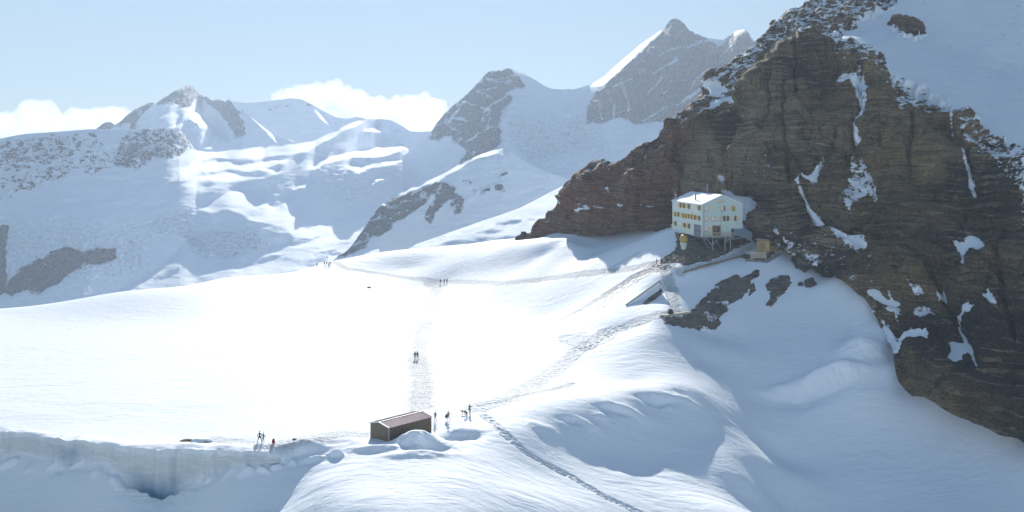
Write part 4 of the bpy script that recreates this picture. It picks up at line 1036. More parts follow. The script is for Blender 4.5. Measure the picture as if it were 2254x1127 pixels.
M_BROWNY = ribbed("brown_sheet_gable", (0.17, 0.135, 0.085), 1.3, 0.12, 0.55, 'Y', 0.04)
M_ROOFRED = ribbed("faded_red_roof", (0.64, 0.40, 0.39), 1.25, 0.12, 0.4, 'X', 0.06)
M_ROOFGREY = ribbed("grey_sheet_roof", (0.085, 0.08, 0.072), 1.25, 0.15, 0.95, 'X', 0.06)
M_EGG = plain("ochre_tank", (0.42, 0.30, 0.075), 0.5, 0.4, 0.18, 2)
M_CONE = plain("pale_tank_foot", (0.52, 0.58, 0.54), 0.6, 0.3, 0.12, 2)
M_RED = plain("red_cloth", (0.42, 0.02, 0.02), 0.8, 0.2, 0.2, 6)
M_WHITE = plain("white_paint", (0.80, 0.80, 0.78), 0.6, 0.3, 0.05)
M_BLUE = plain("blue_plastic", (0.02, 0.20, 0.55), 0.45, 0.4, 0.15, 4)
M_BLACK = plain("black_fabric", (0.016, 0.015, 0.018), 0.85, 0.2, 0.3, 8)
M_LIME = plain("lime_tarpaulin", (0.30, 0.42, 0.03), 0.6, 0.3, 0.4, 3)

# ------------------------------------------------------------------ mountain hut
def build_hut():
    base = W(1545.0, 522.4, 287.0)
    rz = R(8.3)
    H, Wd, L, AP = 9.15, 11.75, 27.5, 11.75
    t = empty("mountain_hut", base, rz)
    tag(t, "pale green three-storey hut on steel stilts with yellow shutters and white gable roof", "mountain hut")
    cutx, cutz = 8.55, 2.35
    wl = MB().box(0, cutx, 0.0, L, 0, cutz).prism([(0, cutz), (Wd, cutz), (Wd, H), (Wd / 2, AP), (0, H)], 0, L).build("gable_wall", M_CLAD, t)
    MB().box(-0.06, -0.004, 0.02, L, 0.0, H - 0.05).build("side_wall", M_CLAD_LIT, t)
    MB().box(cutx + 0.5, Wd - 0.3, 6.0, 6.3, -0.4, cutz).build("underpass_dark_panel", plain("underpass_shade", (0.05, 0.05, 0.055)), t)  # dark panel in the open underpass, its shade put into the colour
    for bx_ in ((-0.12, 0.10, -0.10, 0.0, 0, H - 0.1), (Wd - 0.1, Wd + 0.05, -0.06, 0.0, cutz, H - 0.1), (cutx - 0.12, cutx + 0.03, -0.05, 0, 0, cutz)): MB().box(*bx_).build("corner_trim", M_TRIM, t)
    # roof: two slopes with a small overhang
    sl = (AP - H) / (Wd / 2)
    rb = MB()
    def slope(x0, x1, yy0, yy1, side, up0, up1):
        pts = []
        for zz in (up0, up1):
            for (x, y) in ((x0, yy0), (x1, yy0), (x1, yy1), (x0, yy1)):
                d = x if side < 0 else Wd - x
                pts.append((x, y, H + sl * d + zz))
        v = [rb.bm.verts.new(p) for p in pts]
        for f in ((0, 1, 2, 3), (7, 6, 5, 4), (0, 4, 5, 1), (1, 5, 6, 2), (2, 6, 7, 3), (3, 7, 4, 0)):
            rb.bm.faces.new([v[i] for i in f])
    slope(-0.32, Wd / 2, -0.22, L + 0.2, -1, 0.02, 0.22)
    slope(Wd / 2, Wd + 0.32, -0.22, L + 0.2, 1, 0.02, 0.22)
    roof = rb.build("roof", M_ROOFSNOW, t)
    MB().bar((-0.34, -0.2, H - 0.12), (-0.34, L + 0.2, H - 0.12), 0.16, 0.16).build("gutter", M_TRIM, roof)
    MB().bar((1.5, 10.0, H + sl * 1.5), (1.5, 10.0, H + sl * 1.5 + 1.9), 0.34, 0.34, 10).bar((1.5, 10.0, H + sl * 1.5 + 1.9), (1.5, 10.0, H + sl * 1.5 + 2.05), 0.5, 0.5, 10).build("chimney", M_DARKSTEEL, roof)
    MB().bar((7.6, 17.5, H + sl * 4), (7.6, 17.5, AP + 2.6), 0.42, 0.42, 10).build("chimney", M_STEEL, roof)
    MB().box(7.45, 7.75, 17.35, 17.65, AP + 2.6, AP + 3.1).build("chimney_cap", M_DARKSTEEL, roof)
    yy = 14.0
    MB().prism([(1.4, H + sl * 1.4 + 0.225), (3.2, H + sl * 3.2 + 0.225), (3.2, H + sl * 3.2 + 0.27), (1.4, H + sl * 1.4 + 0.27)], yy, yy + 3.4).build("skylight", plain("roof_hatch", (0.5, 0.5, 0.48)), roof)
    # snow that slid to the right-hand eave
    for i, (y0, s_) in enumerate([(0.4, 0.55), (2.0, 0.75), (4.5, 0.5), (7.0, 0.8)]):
        mb = MB(); r = bmesh.ops.create_icosphere(mb.bm, subdivisions=3, radius=1)
        for q in r['verts']:
            n_ = float(noise3(q.co.x * 2 + i, q.co.y * 2, q.co.z * 2))
            q.co = Vector((Wd - 0.5 + q.co.x * 0.9 * s_ * (1 + 0.4 * n_), y0 + q.co.y * 1.5 * s_, H + 0.35 + q.co.z * 0.45 * s_ * (1 + 0.5 * n_)))
        mb.build("roof_snow_lump", M_ROOFSNOW, roof, True)
    # windows of the gable wall: (x0, x1, z0, z1, pane material, left shutter width, right shutter width, shutter material)
    win = [(4.85, 5.25, 9.75, 10.4, M_CURT, 0.25, 0.3, M_SHUTP), (6.0, 6.35, 9.8, 10.45, M_CURT, 0.28, 0.3, M_SHUTP),
           (0.88, 1.66, 7.45, 8.75, M_CURT, 0.0, 0.95, M_SHUTP), (5.62, 6.35, 7.5, 8.75, M_CURT, 0.5, 0.0, M_SHUTP), (6.42, 6.74, 7.5, 8.75, M_PANE, 0.0, 0.26, M_SHUTP),
           (8.85, 9.58, 7.45, 8.7, M_OLIVE, 0.85, 0.28, M_SHUTP),
           (0.95, 1.66, 4.62, 5.85, M_CURT, 0.0, 0.95, M_SHUTP), (2.85, 3.72, 4.62, 5.85, M_CURT, 0.0, 0.4, M_SHUTP), (4.36, 4.86, 4.62, 5.85, M_CURT, 0.2, 1.1, M_SHUTP),
           (6.2, 6.92, 4.62, 5.9, M_PANE, 0.08, 0.25, M_SHUTP), (7.3, 7.92, 4.62, 5.9, M_PANE, 0.08, 0.85, M_SHUTP), (9.45, 10.06, 4.62, 5.9, M_PANE, 0.1, 0.9, M_SHUTP),
           (0.85, 1.55, 1.75, 3.05, M_CURT, 0.0, 1.1, M_SHUTP)]
    for (x0, x1, z0, z1, pm, ls, rs, sm) in win:
        w = MB().box(x0 - 0.05, x1 + 0.05, -0.05, -0.004, z0 - 0.05, z0).box(x0 - 0.05, x1 + 0.05, -0.05, -0.004, z1, z1 + 0.05).box(x0 - 0.05, x0, -0.05, -0.004, z0, z1).box(x1, x1 + 0.05, -0.05, -0.004, z0, z1).build("window", M_FRAME, t)
        MB().box(x0, x1, -0.03, -0.006, z0, z1).build("pane", pm, w)
        MB().box(x0 - 0.1, x1 + 0.1, -0.14, -0.052, z0 - 0.13, z0 - 0.06).build("sill", M_DARKSTEEL, w)
        if ls: MB().box(x0 - 0.07 - ls, x0 - 0.07, -0.10, -0.05, z0 - 0.03, z1 + 0.03).build("shutter", sm, w)
        if rs: MB().box(x1 + 0.07, x1 + 0.07 + rs, -0.10, -0.05, z0 - 0.03, z1 + 0.03).build("shutter", sm, w)
    # entrance
    d = MB().box(3.0, 3.18, -0.08, -0.004, 0.35, 3.1).box(5.2, 5.38, -0.08, -0.004, 0.35, 3.1).box(3.0, 5.38, -0.08, -0.004, 3.1, 3.28).build("door", boards("door_frame", (0.30, 0.20, 0.09), 0.2), t)
    MB().box(3.18, 5.2, -0.03, -0.006, 0.35, 3.1).build("pane", M_PANE, d)
    MB().box(3.18, 3.65, -0.07, -0.034, 0.35, 3.1).box(4.6, 5.2, -0.07, -0.034, 0.35, 3.1).build("door_leaf", boards("door_leaf", (0.16, 0.09, 0.05), 0.15, 'X'), d)
    for px_, pz_, pw_ in ((5.42, 5.9, 0.09), (0.62, 8.9, 0.07), (0.38, 8.9, 0.05)): MB().bar((px_, -0.11, 0.3), (px_, -0.11, pz_), pw_, pw_, 8).build("downpipe", M_STEEL, t)
    lm = MB().bar((5.55, -0.3, 6.0), (5.55, -0.3, 7.35), 0.09, 0.09, 8).bar((5.55, -0.3, 7.3), (6.3, -0.8, 7.1), 0.06, 0.06, 6).build("lamp_arm", M_STEEL, t)
    MB().box(6.1, 6.6, -0.95, -0.65, 7.0, 7.12).build("lamp_head", M_WHITE, lm)
    # side wall windows
    def ys(u):
        r = (u - 1127) / F
        return (base[0] - base[1] * r) / (0.1444 + 0.9895 * r)
    def zs(v, y): return 46 + (HOR - v) / F * (base[1] + 0.9895 * y) - base[2]
    rows = [((312, 418), (367, 425), (457, 438), (640, 467)), ((225, 575), (271, 580), (360, 600), (410, 607), (460, 613), (510, 620), (562, 630), (638, 645)), ((220, 740), (380, 770), (457, 785))]
    for row in rows:
        for (zx, zy) in row:
            y = ys(1460 + zx / 8.05); z = zs(400 + zy / 8.05, y)
            hw = 0.55
            w = MB().box(-0.13, -0.064, y - hw - 0.06, y - hw, z - 0.68, z + 0.68).box(-0.13, -0.064, y + hw, y + hw + 0.06, z - 0.68, z + 0.68).box(-0.13, -0.064, y - hw, y + hw, z + 0.62, z + 0.68).box(-0.16, -0.064, y - hw, y + hw, z - 0.70, z - 0.62).build("window", M_FRAME, t)
            MB().box(-0.09, -0.066, y - hw, y + hw, z - 0.62, z + 0.62).build("pane", M_PANE, w)
            # leaves stand open on both sides
            for sgn in (-1, 1):
                a = y + sgn * (hw + 0.08); ang = 0.32
                b = a + sgn * 0.75 * math.cos(ang)
                mb = MB()
                mb.prism([(-0.10, z - 0.66), (-0.10, z + 0.66), (-0.14, z + 0.66), (-0.14, z - 0.66)], min(a, b), max(a, b))
                for q in mb.bm.verts:
                    q.co.x -= abs(q.co.y - a) * math.tan(ang)
                mb.build("shutter", M_SHUT, w)
    y0, y1 = ys(1460 + 672 / 8.05), ys(1460 + 550 / 8.05)
    gd = MB().box(-0.12, -0.064, y0, y1, 0.05, 3.35).build("garage_door", M_GREYDOOR, t)
    MB().box(-0.15, -0.122, y0, y1, 1.55, 1.68).build("crossbar", M_DARKSTEEL, gd)
    # balcony
    bal = MB().box(0.0, 8.9, -1.5, -0.01, 0.16, 0.32).build("balcony", M_STEEL, t)
    MB().box(0.0, 8.9, -1.56, -1.5, 0.08, 0.36).build("deck_beam", M_STEEL, bal)
    rl = MB()
    for zz in (0.62, 0.98, 1.34): rl.box(-0.05, 8.9, -1.52, -1.46, zz, zz + 0.12).box(-0.07, -0.02, -1.46, 0.0, zz, zz + 0.12)
    for xx in np.linspace(0, 8.8, 8): rl.box(xx - 0.03, xx + 0.05, -1.46, -1.40, 0.32, 1.46)
    rl.build("railing", M_RAIL, bal)
    # stilts and slanting struts down to the rock
    def ground(lx, ly):
        c, s_ = math.cos(rz), math.sin(rz)
        wx, wy = base[0] + lx * c - ly * s_, base[1] + lx * s_ + ly * c
        return float(height(np.array(wx), np.array(wy))) - base[2]
    for (lx, ly) in ((2.7, -1.2), (6.3, -1.2), (8.5, 0.4)):
        g = min(ground(lx, ly) + 0.3, -0.6)
        MB().bar((lx, ly, 0.1), (lx, ly, g), 0.22).build("stilt", M_STEEL, t)
    for (a, b) in (((0.4, -1.2, 0.1), (2.6, -1.2, -2.2)), ((4.6, -1.2, 0.1), (2.8, -1.2, -2.0)), ((3.2, -0.6, 0.1), (5.6, 0.6, -3.0)), ((0.3, 0.3, 0.0), (2.2, 0.3, -3.4)), ((8.3, -1.2, 0.1), (6.4, -1.2, -1.5))):
        MB().bar(a, b, 0.17).build("brace", M_STEEL, t)
    for ly in (3.0, 6.5, 10.0, 13.5, 17.0, 20.5, 24.0):
        MB().bar((0.15, ly, 0.0), (1.7, ly + 0.8, min(ground(1.7, ly) + 0.2, -1.4)), 0.24).build("strut", M_DARKSTEEL, t)
    MB().box(0.1, Wd, 0.1, L, -0.32, -0.004).build("floor_frame", M_DARKSTEEL, t)
    return t

build_hut()

def build_tank():
    p = W(1505.0, 535.0, 284.5)
    g = float(height(np.array(p[0]), np.array(p[1])))
    c = W(1505.0, 526.5, 284.5)
    t = empty("water_tank", (p[0], p[1], c[2] - 2.9))
    tag(t, "egg-shaped ochre tank on a pale conical foot under the hut", "tank")
    prof = [(0.05, 1.55 - 0.15)] + [(1.15 * math.sin(a) * (1 - 0.12 * math.cos(math.pi - a)), 2.95 - 1.25 * math.cos(a)) for a in np.linspace(0.5, 2.75, 14)] + [(0.1, 4.22)]
    MB().lathe(prof).build("tank_shell", M_EGG, t, True)
    MB().lathe([(0.62, 0.0), (0.70, 0.3), (0.98, 1.75), (0.92, 1.95)]).build("foot", M_CONE, t, True)
    MB().lathe([(0.25, 4.15), (0.25, 4.3), (0.1, 4.36)], 12).build("lid", M_DARKSTEEL, t)
build_tank()

# ------------------------------------------------------------------ rocks standing out of the snow
def outcrop(name, poly, h, label, snowy=0.10, step=0.28, ragged=0.9, seed=0, cat="rock outcrop", group=None):
    P = np.array([hit(u, v) for u, v in poly])
    xy = [(float(a), float(b)) for a, b in P[:, :2]]
    x0, y0 = P[:, 0].min() - 2, P[:, 1].min() - 2; x1, y1 = P[:, 0].max() + 2, P[:, 1].max() + 2
    nx = min(300, int((x1 - x0) / step)); ny = min(300, int((y1 - y0) / step))
    X, Y = np.meshgrid(np.linspace(x0, x1, nx), np.linspace(y0, y1, ny), indexing='ij')
    sd = poly_sd(X, Y, xy) + ragged * fbm(X * 0.35 + seed, Y * 0.35, X * 0, 4, 0.6) + 0.25 * noise3(X * 1.7, Y * 1.7, X * 0 + seed)
    g = height(X, Y)
    q = fbm(X * 0.25, Y * 0.25, X * 0 + seed, 4, 0.6)
    cell = np.abs(noise3(X * 0.9 + 0.5 * q, Y * 0.9, X * 0 + seed)) + 0.6 * np.abs(noise3(X * 2.1, Y * 2.1 + q, X * 0 + seed))
    Z = g + np.where(sd > 0, 0.08 + h * sstep(0, 3.5, sd) * (0.55 + 0.5 * q) + 0.55 * cell * sstep(0, .8, sd), np.maximum(sd * 1.2, -0.9))
    keep = sd > -0.8
    idx = np.arange(nx * ny).reshape(nx, ny)
    k4 = keep[:-1, :-1] & keep[1:, :-1] & keep[1:, 1:] & keep[:-1, 1:]
    faces = np.stack([idx[:-1, :-1], idx[1:, :-1], idx[1:, 1:], idx[:-1, 1:]], -1)[k4]
    used = np.unique(faces); remap = -np.ones(nx * ny, int); remap[used] = np.arange(len(used))
    V = np.stack([X, Y, Z], -1).reshape(-1, 3)[used]
    o0 = V.mean(0); o0[2] = V[:, 2].min()
    me = bpy.data.meshes.new(name); me.from_pydata((V - o0).tolist(), [], remap[faces].tolist())
    at = me.attributes.new("snow", 'FLOAT', 'POINT')
    pn = fbm(X * 0.2 + 3, Y * 0.2 + seed, X * 0, 3)
    sn = (snowy + 0.5 * sstep(0.30, 0.55, pn) + 0.6 * sstep(0.5, -0.2, sd))
    at.data.foreach_set("value", sn.reshape(-1)[used].astype(np.float32))
    me.materials.append(M_RUBBLE)
    o = link(name, me); o.location = o0.tolist()
    return tag(o, label, cat, group)

outcrop("rock_outcrop", [(1453,579),(1462,566),(1478,558),(1490,545),(1487,522),(1486,511),(1500,514),(1545,530),(1600,530),(1640,526),(1655,532),(1640,538),(1610,553),(1585,566),(1560,575),(1530,581),(1505,584),(1480,579)], 0.9,
        "grey-brown rubble mound carrying the stilts of the hut", 0.08, 0.26, seed=1)
outcrop("rock_outcrop", [(1460,713),(1465,701),(1500,699),(1515,690),(1540,662),(1563,640),(1580,622),(1600,610),(1620,603),(1635,612),(1650,605),(1660,593),(1671,595),(1670,608),(1655,618),(1650,640),(1630,660),(1605,675),(1600,690),(1585,705),(1580,727),(1565,725),(1545,728),(1500,722)], 0.8,
        "largest patch of bare rubble in the snow slope below the wooden shed", 0.04, 0.26, seed=2)
outcrop("rock_outcrop", [(1688,625),(1700,612),(1720,605),(1738,607),(1745,622),(1730,640),(1715,655),(1700,675),(1686,672),(1695,650),(1690,640)], 0.7,
        "dark ragged rock patch between the big rubble patch and the smooth boulder", 0.06, 0.24, seed=3)
outcrop("rock_outcrop", [(1625,565),(1650,559),(1690,556),(1712,556),(1692,570),(1682,575),(1650,572)], 0.3, "low dark scree around the slatted platform by the wooden shed", 0.05, 0.2, seed=4, ragged=0.4)
outcrop("rock_outcrop", [(1411,670),(1435,650),(1455,634),(1462,641),(1442,660),(1425,669)], 0.4, "narrow strip of bare scree beside the brown-edged snow fence", 0.05, 0.2, seed=5, ragged=0.35)
outcrop("rock_outcrop", [(1741,573),(1747,556),(1762,556),(1776,570),(1788,590),(1772,600),(1752,590)], 1.6, "dark blocky rock at the cliff foot right of the wooden shed", 0.02, 0.2, seed=6, ragged=0.5)
outcrop("rock_outcrop", [(1782,560),(1812,566),(1838,590),(1850,612),(1822,612),(1795,600)], 1.6, "dark ribbed rock jutting from the cliff foot above the smooth boulder", 0.03, 0.2, seed=7, ragged=0.5)
outcrop("rock_outcrop", [(1648,628),(1660,622),(1664,640),(1650,650)], 0.4, "small dark rock tongue right beside the largest rubble patch", 0.0, 0.18, seed=8, ragged=0.3)

def boulder(u, v, sx, sy, sz, label, mat, seed=0, sink=0.25, snow=0.0, cat="boulder"):
    p = hit(u, v)
    mb = MB(); r = bmesh.ops.create_icosphere(mb.bm, subdivisions=4, radius=1)
    for q in r['verts']:
        c = q.co.copy()
        f = 1 + 0.30 * float(noise3(c.x * 1.1 + seed, c.y * 1.1, c.z * 1.1)) + 0.10 * float(noise3(c.x * 3 + seed, c.y * 3, c.z * 3)) + 0.04 * float(noise3(c.x * 8, c.y * 8, c.z * 8 + seed))
        pl = max(0.0, c.dot(Vector((0.5, -0.7, 0.5)).normalized()) - 0.72); c = c * f - Vector((0.5, -0.7, 0.5)).normalized() * pl
        pl = max(0.0, c.dot(Vector((-0.7, -0.5, 0.5)).normalized()) - 0.70); c -= Vector((-0.7, -0.5, 0.5)).normalized() * pl
        q.co = Vector((c.x * sx, c.y * sy, c.z * sz + sz * (1 - sink * 2)))
    o = mb.build("boulder", mat, None, True)
    at = o.data.attributes.new("snow", 'FLOAT', 'POINT')
    at.data.foreach_set("value", np.array([snow if q.normal.z > 0.3 else 0.0 for q in o.data.vertices], np.float32))
    o.location = p.tolist()
    return tag(o, label, cat)

M_BOULD = mat_rock("dark_boulder", (0.05, 0.05, 0.052), (0.085, 0.082, 0.08), (0.14, 0.135, 0.125), (0.11, 0.10, 0.085), 3.0)
M_EARTH = mat_rock("brown_rock", (0.09, 0.07, 0.035), (0.17, 0.13, 0.07), (0.26, 0.21, 0.12), (0.22, 0.16, 0.08), 4.0)
boulder(1783, 629, 1.5, 1.2, 1.35, "smooth dark grey boulder standing alone on the shaded snow slope", M_BOULD, 1)
boulder(1762, 628, 0.75, 0.6, 0.6, "small dark boulder just left of the smooth grey boulder", M_BOULD, 2)
boulder(1476, 690, 0.7, 0.6, 0.7, "grey stone at the upper end of the plank walkway", M_BOULD, 3)
boulder(411, 971, 1.1, 0.7, 0.2, "low brown rock lying left of the snow-streaked rock", M_EARTH, 4, 0.3)
boulder(443, 973, 1.7, 0.9, 0.36, "brown rock streaked with snow near the edge of the ice wall", M_EARTH, 5, 0.3, 0.75)
boulder(648, 968, 0.34, 0.3, 0.16, "small flat brown stone on the snow right of the red rucksack", M_EARTH, 6, 0.3)
boulder(812, 633, 0.8, 0.6, 0.25, "lone dark stone out on the white snow plain", M_BOULD, 7, 0.3)

# ------------------------------------------------------------------ lower metal shed
def build_lower_shed():
    A = np.array([-19.9, 165.6]); B = np.array([-13.6, 172.6])
    rz = math.atan2(B[1] - A[1], B[0] - A[0])
    g = float(height(np.array(A[0]), np.array(A[1])))
    z0 = 46 - (971.0 - HOR) / F * A[1]
    t = empty("storage_shed", (A[0], A[1], z0), rz)
    tag(t, "brown corrugated metal shed with pinkish roof half buried in a snow drift", "shed")
    L = float(np.hypot(*(B - A))); D, H, AP = 4.6, 2.15, 2.62
    w = MB()
    # walls (long side along x, gable along y)
    w.box(0, L, 0.0, 0.08, -0.6, H).box(0, L, D - 0.08, D, -0.6, H)
    w.build("long_wall", M_BROWN, t)
    for x0, x1 in ((-0.006, 0.07), (L - 0.07, L + 0.006)):
        mb = MB()
        v0 = [(x0, 0.0, -0.6), (x0, D, -0.6), (x0, D, H), (x0, D / 2, AP), (x0, 0, H)]
        f = [mb.bm.verts.new(p) for p in v0]; g2 = [mb.bm.verts.new((x1, p[1], p[2])) for p in v0]
        mb.bm.faces.new(f); mb.bm.faces.new(g2[::-1])
        for i in range(5): mb.bm.faces.new([f[(i + 1) % 5], f[i], g2[i], g2[(i + 1) % 5]])
        mb.build("gable_wall", M_BROWNY, t)
    def slope(name, ya, za, yb, zb, mat):
        mb = MB(); n = 56
        xs = np.linspace(-0.18, L + 0.18, n * 2 + 1)
        top, bot = [], []
        for i, x in enumerate(xs):
            dz = 0.035 if i % 2 else 0.0
            top.append([mb.bm.verts.new((x, ya, za + dz)), mb.bm.verts.new((x, yb, zb + dz))])
            bot.append([mb.bm.verts.new((x, ya, za - 0.06)), mb.bm.verts.new((x, yb, zb - 0.06))])
        for i in range(len(xs) - 1):
            mb.bm.faces.new([top[i][0], top[i + 1][0], top[i + 1][1], top[i][1]])
            mb.bm.faces.new([bot[i][1], bot[i + 1][1], bot[i + 1][0], bot[i][0]])
            mb.bm.faces.new([bot[i][0], bot[i + 1][0], top[i + 1][0], top[i][0]])
            mb.bm.faces.new([top[i][1], top[i + 1][1], bot[i + 1][1], bot[i][1]])
        return mb.build(name, mat, t)
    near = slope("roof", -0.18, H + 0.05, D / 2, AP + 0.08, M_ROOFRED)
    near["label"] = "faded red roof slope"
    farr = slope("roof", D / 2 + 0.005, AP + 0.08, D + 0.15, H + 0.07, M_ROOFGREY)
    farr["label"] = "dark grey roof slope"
    MB().box(-0.2, L + 0.2, D / 2 - 0.07, D / 2 + 0.07, AP + 0.115, AP + 0.15).build("ridge_cap", M_ROOFRED, t)
    # verge strips follow both slopes
    mb = MB(); mb.bar((-0.2, -0.2, H + 0.06), (-0.2, D / 2, AP + 0.10), 0.1, 0.12).bar((-0.2, D / 2, AP + 0.10), (-0.2, D + 0.15, H + 0.08), 0.1, 0.12); mb.build("verge_strip", M_TRIM, t)
    for cx_ in (0, L): MB().box(cx_ - 0.03, cx_ + 0.03, -0.03, 0.03, -0.6, H).build("corner_strip", M_TRIM, t)
build_lower_shed()

# ------------------------------------------------------------------ timber shed, platform, walkways
def build_timber_shed():
    p = W(1694.5, 551.5, 282.5)
    t = empty("timber_shed", p, R(40))
    tag(t, "small timber shed with a light sloping roof at the cliff foot beside the hut", "shed")
    H, Wd, L = 2.75, 4.2, 4.4
    # x runs right along the plank wall, y runs back-left along the door wall
    MB().box(0, L, 0.0, 0.1, -0.5, H).box(0, L, Wd - 0.1, Wd, -0.5, H).build("side_wall", M_TIMBER, t)
    MB().box(-0.1, -0.004, 0.0, Wd, -0.5, H).box(L, L + 0.1, 0, Wd, -0.5, H + 0.9).build("front_wall", M_TIMBERV, t)
    mb = MB(); mb.prism([(0.0, H), (L, H), (L, H + 0.95)], 0.0, 0.09); mb.build("wall_wedge", M_TIMBER, t)
    d = MB().box(-0.16, -0.104, 0.35, 1.25, -0.2, 2.1).build("door", boards("shed_door", (0.56, 0.44, 0.22), 0.15, 'Y'), t)
    MB().box(-0.19, -0.164, 1.05, 1.15, 0.9, 1.05).build("handle", M_DARKSTEEL, d)
    MB().box(-0.15, -0.104, 1.7, 3.3, 0.3, 2.0).build("hatch", boards("shed_hatch", (0.36, 0.27, 0.13), 0.2, 'Y'), t)
    mb = MB()
    pts = [(-0.7, -0.3, H - 0.08), (L + 0.2, -0.3, H + 1.0), (L + 0.2, Wd + 0.3, H + 1.0), (-0.7, Wd + 0.3, H - 0.08)]
    v = [mb.bm.verts.new(q) for q in pts] + [mb.bm.verts.new((q[0], q[1], q[2] + 0.14)) for q in pts]
    for f in ((0, 1, 2, 3), (7, 6, 5, 4), (0, 4, 5, 1), (1, 5, 6, 2), (2, 6, 7, 3), (3, 7, 4, 0)): mb.bm.faces.new([v[i] for i in f])
    rf = mb.build("roof", boards("roof_boards", (0.78, 0.76, 0.70), 0.3, 'Y', 0.10), t)
    MB().bar((-0.72, -0.3, H - 0.02), (-0.72, Wd + 0.3, H - 0.02), 0.08, 0.2).build("eaves_board", M_BEAM, rf)
build_timber_shed()

def build_platform():
    a = hit(1652, 571); b = hit(1687, 571)
    ang = math.atan2(b[1] - a[1], b[0] - a[0])
    t = empty("slatted_platform", a + np.array([0, 0, 0.1]), ang)
    tag(t, "pale slatted timber barrier below the wooden shed", "barrier")
    L = float(np.hypot(*(b - a)[:2]))
    for i in range(6):
        MB().box(0, L, -0.06, 0.0, 0.10 + i * 0.34, 0.34 + i * 0.34).build("slat", M_RAIL, t)
    for x in (0.2, L / 2, L - 0.2):
        MB().box(x - 0.06, x + 0.06, 0.002, 0.12, -0.8, 2.1).build("post", M_BEAM, t)
    for i in range(5):
        MB().box(L + 0.05, L + 0.10, 0.0, 1.9, 0.35 + i * 0.34, 0.55 + i * 0.34).build("slat", M_BEAM, t)
    MB().box(L + 0.11, L + 0.2, 1.75, 1.9, -0.6, 2.0).build("post", M_BEAM, t)
build_platform()

def ground_beam(name, pts, w, h, mat, label, cat, lift=0.0):
    P = [hit(u, v) for u, v in pts]
    o0 = P[0].copy()
    t = None; mb = MB()
    for a, b in zip(P[:-1], P[1:]):
        mb.bar(Vector((a - o0).tolist()) + Vector((0, 0, h * 0.3 + lift)), Vector((b - o0).tolist()) + Vector((0, 0, h * 0.3 + lift)), w, h)
    o = mb.build(name, mat); o.location = o0.tolist()
    return tag(o, label, cat)
ground_beam("timber_edging", [(1504,601),(1530,593),(1560,584),(1590,577),(1620,569),(1642,562)], 0.42, 0.55, M_BEAM, "long weathered beam edging the trodden path up to the wooden shed", "beam")

def build_walkway():
    a = hit(1456, 697); b = hit(1516, 688)
    ang = math.atan2(b[1] - a[1], b[0] - a[0]); L = float(np.hypot(*(b - a)[:2]))
    t = empty("plank_walkway", a + np.array([0, 0, 0.25]), ang)
    t.rotation_euler = (0, -math.atan2(b[2] - a[2], L), ang)
    tag(t, "grey plank walkway along the lower left edge of the largest rubble patch", "walkway")
    for i in range(5):
        MB().box(0, L, -0.9 + i * 0.4, -0.54 + i * 0.4, 0.0, 0.12).build("plank", M_OLDWOOD, t)
    for x in (0.6, L / 2, L - 0.6):
        MB().box(x - 0.08, x + 0.08, -0.9, 1.06, -0.5, -0.004).build("bearer", M_BEAM, t)
    MB().box(0, L, -0.98, -0.905, -0.35, 0.16).build("edge_board", M_RAIL, t)
build_walkway()

def build_snow_fence():
    a = hit(1379, 673); b = hit(1452, 641)
    ang = math.atan2(b[1] - a[1], b[0] - a[0]); L = float(np.hypot(*(b - a)[:2]))
    t = empty("snow_fence", a, ang)
    tag(t, "snow-plastered fence with a brown top board slanting up the sunny slope", "snow fence")
    hb = (b[2] - a[2]); H1 = 2.6
    mb = MB()
    pts = [(0, 0, -0.6), (L, 0, hb - 0.6), (L, 0, hb + H1), (0, 0, 0.15)]
    v = [mb.bm.verts.new(q) for q in pts] + [mb.bm.verts.new((q[0], q[1] + 0.25, q[2])) for q in pts]
    for f in ((0, 1, 2, 3), (7, 6, 5, 4), (0, 4, 5, 1), (1, 5, 6, 2), (2, 6, 7, 3), (3, 7, 4, 0)): mb.bm.faces.new([v[i] for i in f])
    mb.build("panel", M_ROOFSNOW, t)
    MB().bar((-0.1, 0.12, 0.20), (L + 0.1, 0.12, hb + H1 + 0.06), 0.32, 0.2).build("top_board", M_BEAM, t)
    MB().bar((L + 0.1, 0.12, hb - 0.8), (L + 0.1, 0.12, hb + H1 + 0.3), 0.2).build("post", M_BEAM, t)
    MB().bar((L + 0.15, 0.1, hb + H1), (L + 2.0, 0.3, hb + 0.1), 0.14).build("brace", M_BEAM, t)
build_snow_fence()

# small stuff round the hut
p = hit(1676, 549)
t = empty("blue_drum", p); tag(t, "upright blue container in front of the timber shed door", "container")
MB().lathe([(0.30, 0.0), (0.33, 0.05), (0.33, 0.5), (0.35, 0.53), (0.33, 0.56), (0.33, 1.0), (0.28, 1.08)], 16).build("drum_body", M_BLUE, t, True)
MB().lathe([(0.34, 1.08), (0.34, 1.14), (0.05, 1.16)], 16).build("lid", M_BLUE, t)

p = hit(1612, 541)
mb = MB(); n = 14
gv = [[mb.bm.verts.new((-1.1 + 2.2 * i / n, -0.5 + j / 8, 0.15 + 0.45 * math.exp(-((i / n - 0.45) / 0.25) ** 2) * math.exp(-((j / 8 - .5) / .4) ** 2) + 0.08 * float(noise3(i * 0.7, j * 0.7, 0.3)))) for j in range(9)] for i in range(n + 1)]
for i in range(n):
    for j in range(8): mb.bm.faces.new([gv[i][j], gv[i + 1][j], gv[i + 1][j + 1], gv[i][j + 1]])
o = mb.build("tarpaulin", M_LIME, None, True); o.location = p.tolist()
tag(o, "lime green tarpaulin crumpled on the rubble right below the balcony", "tarpaulin")

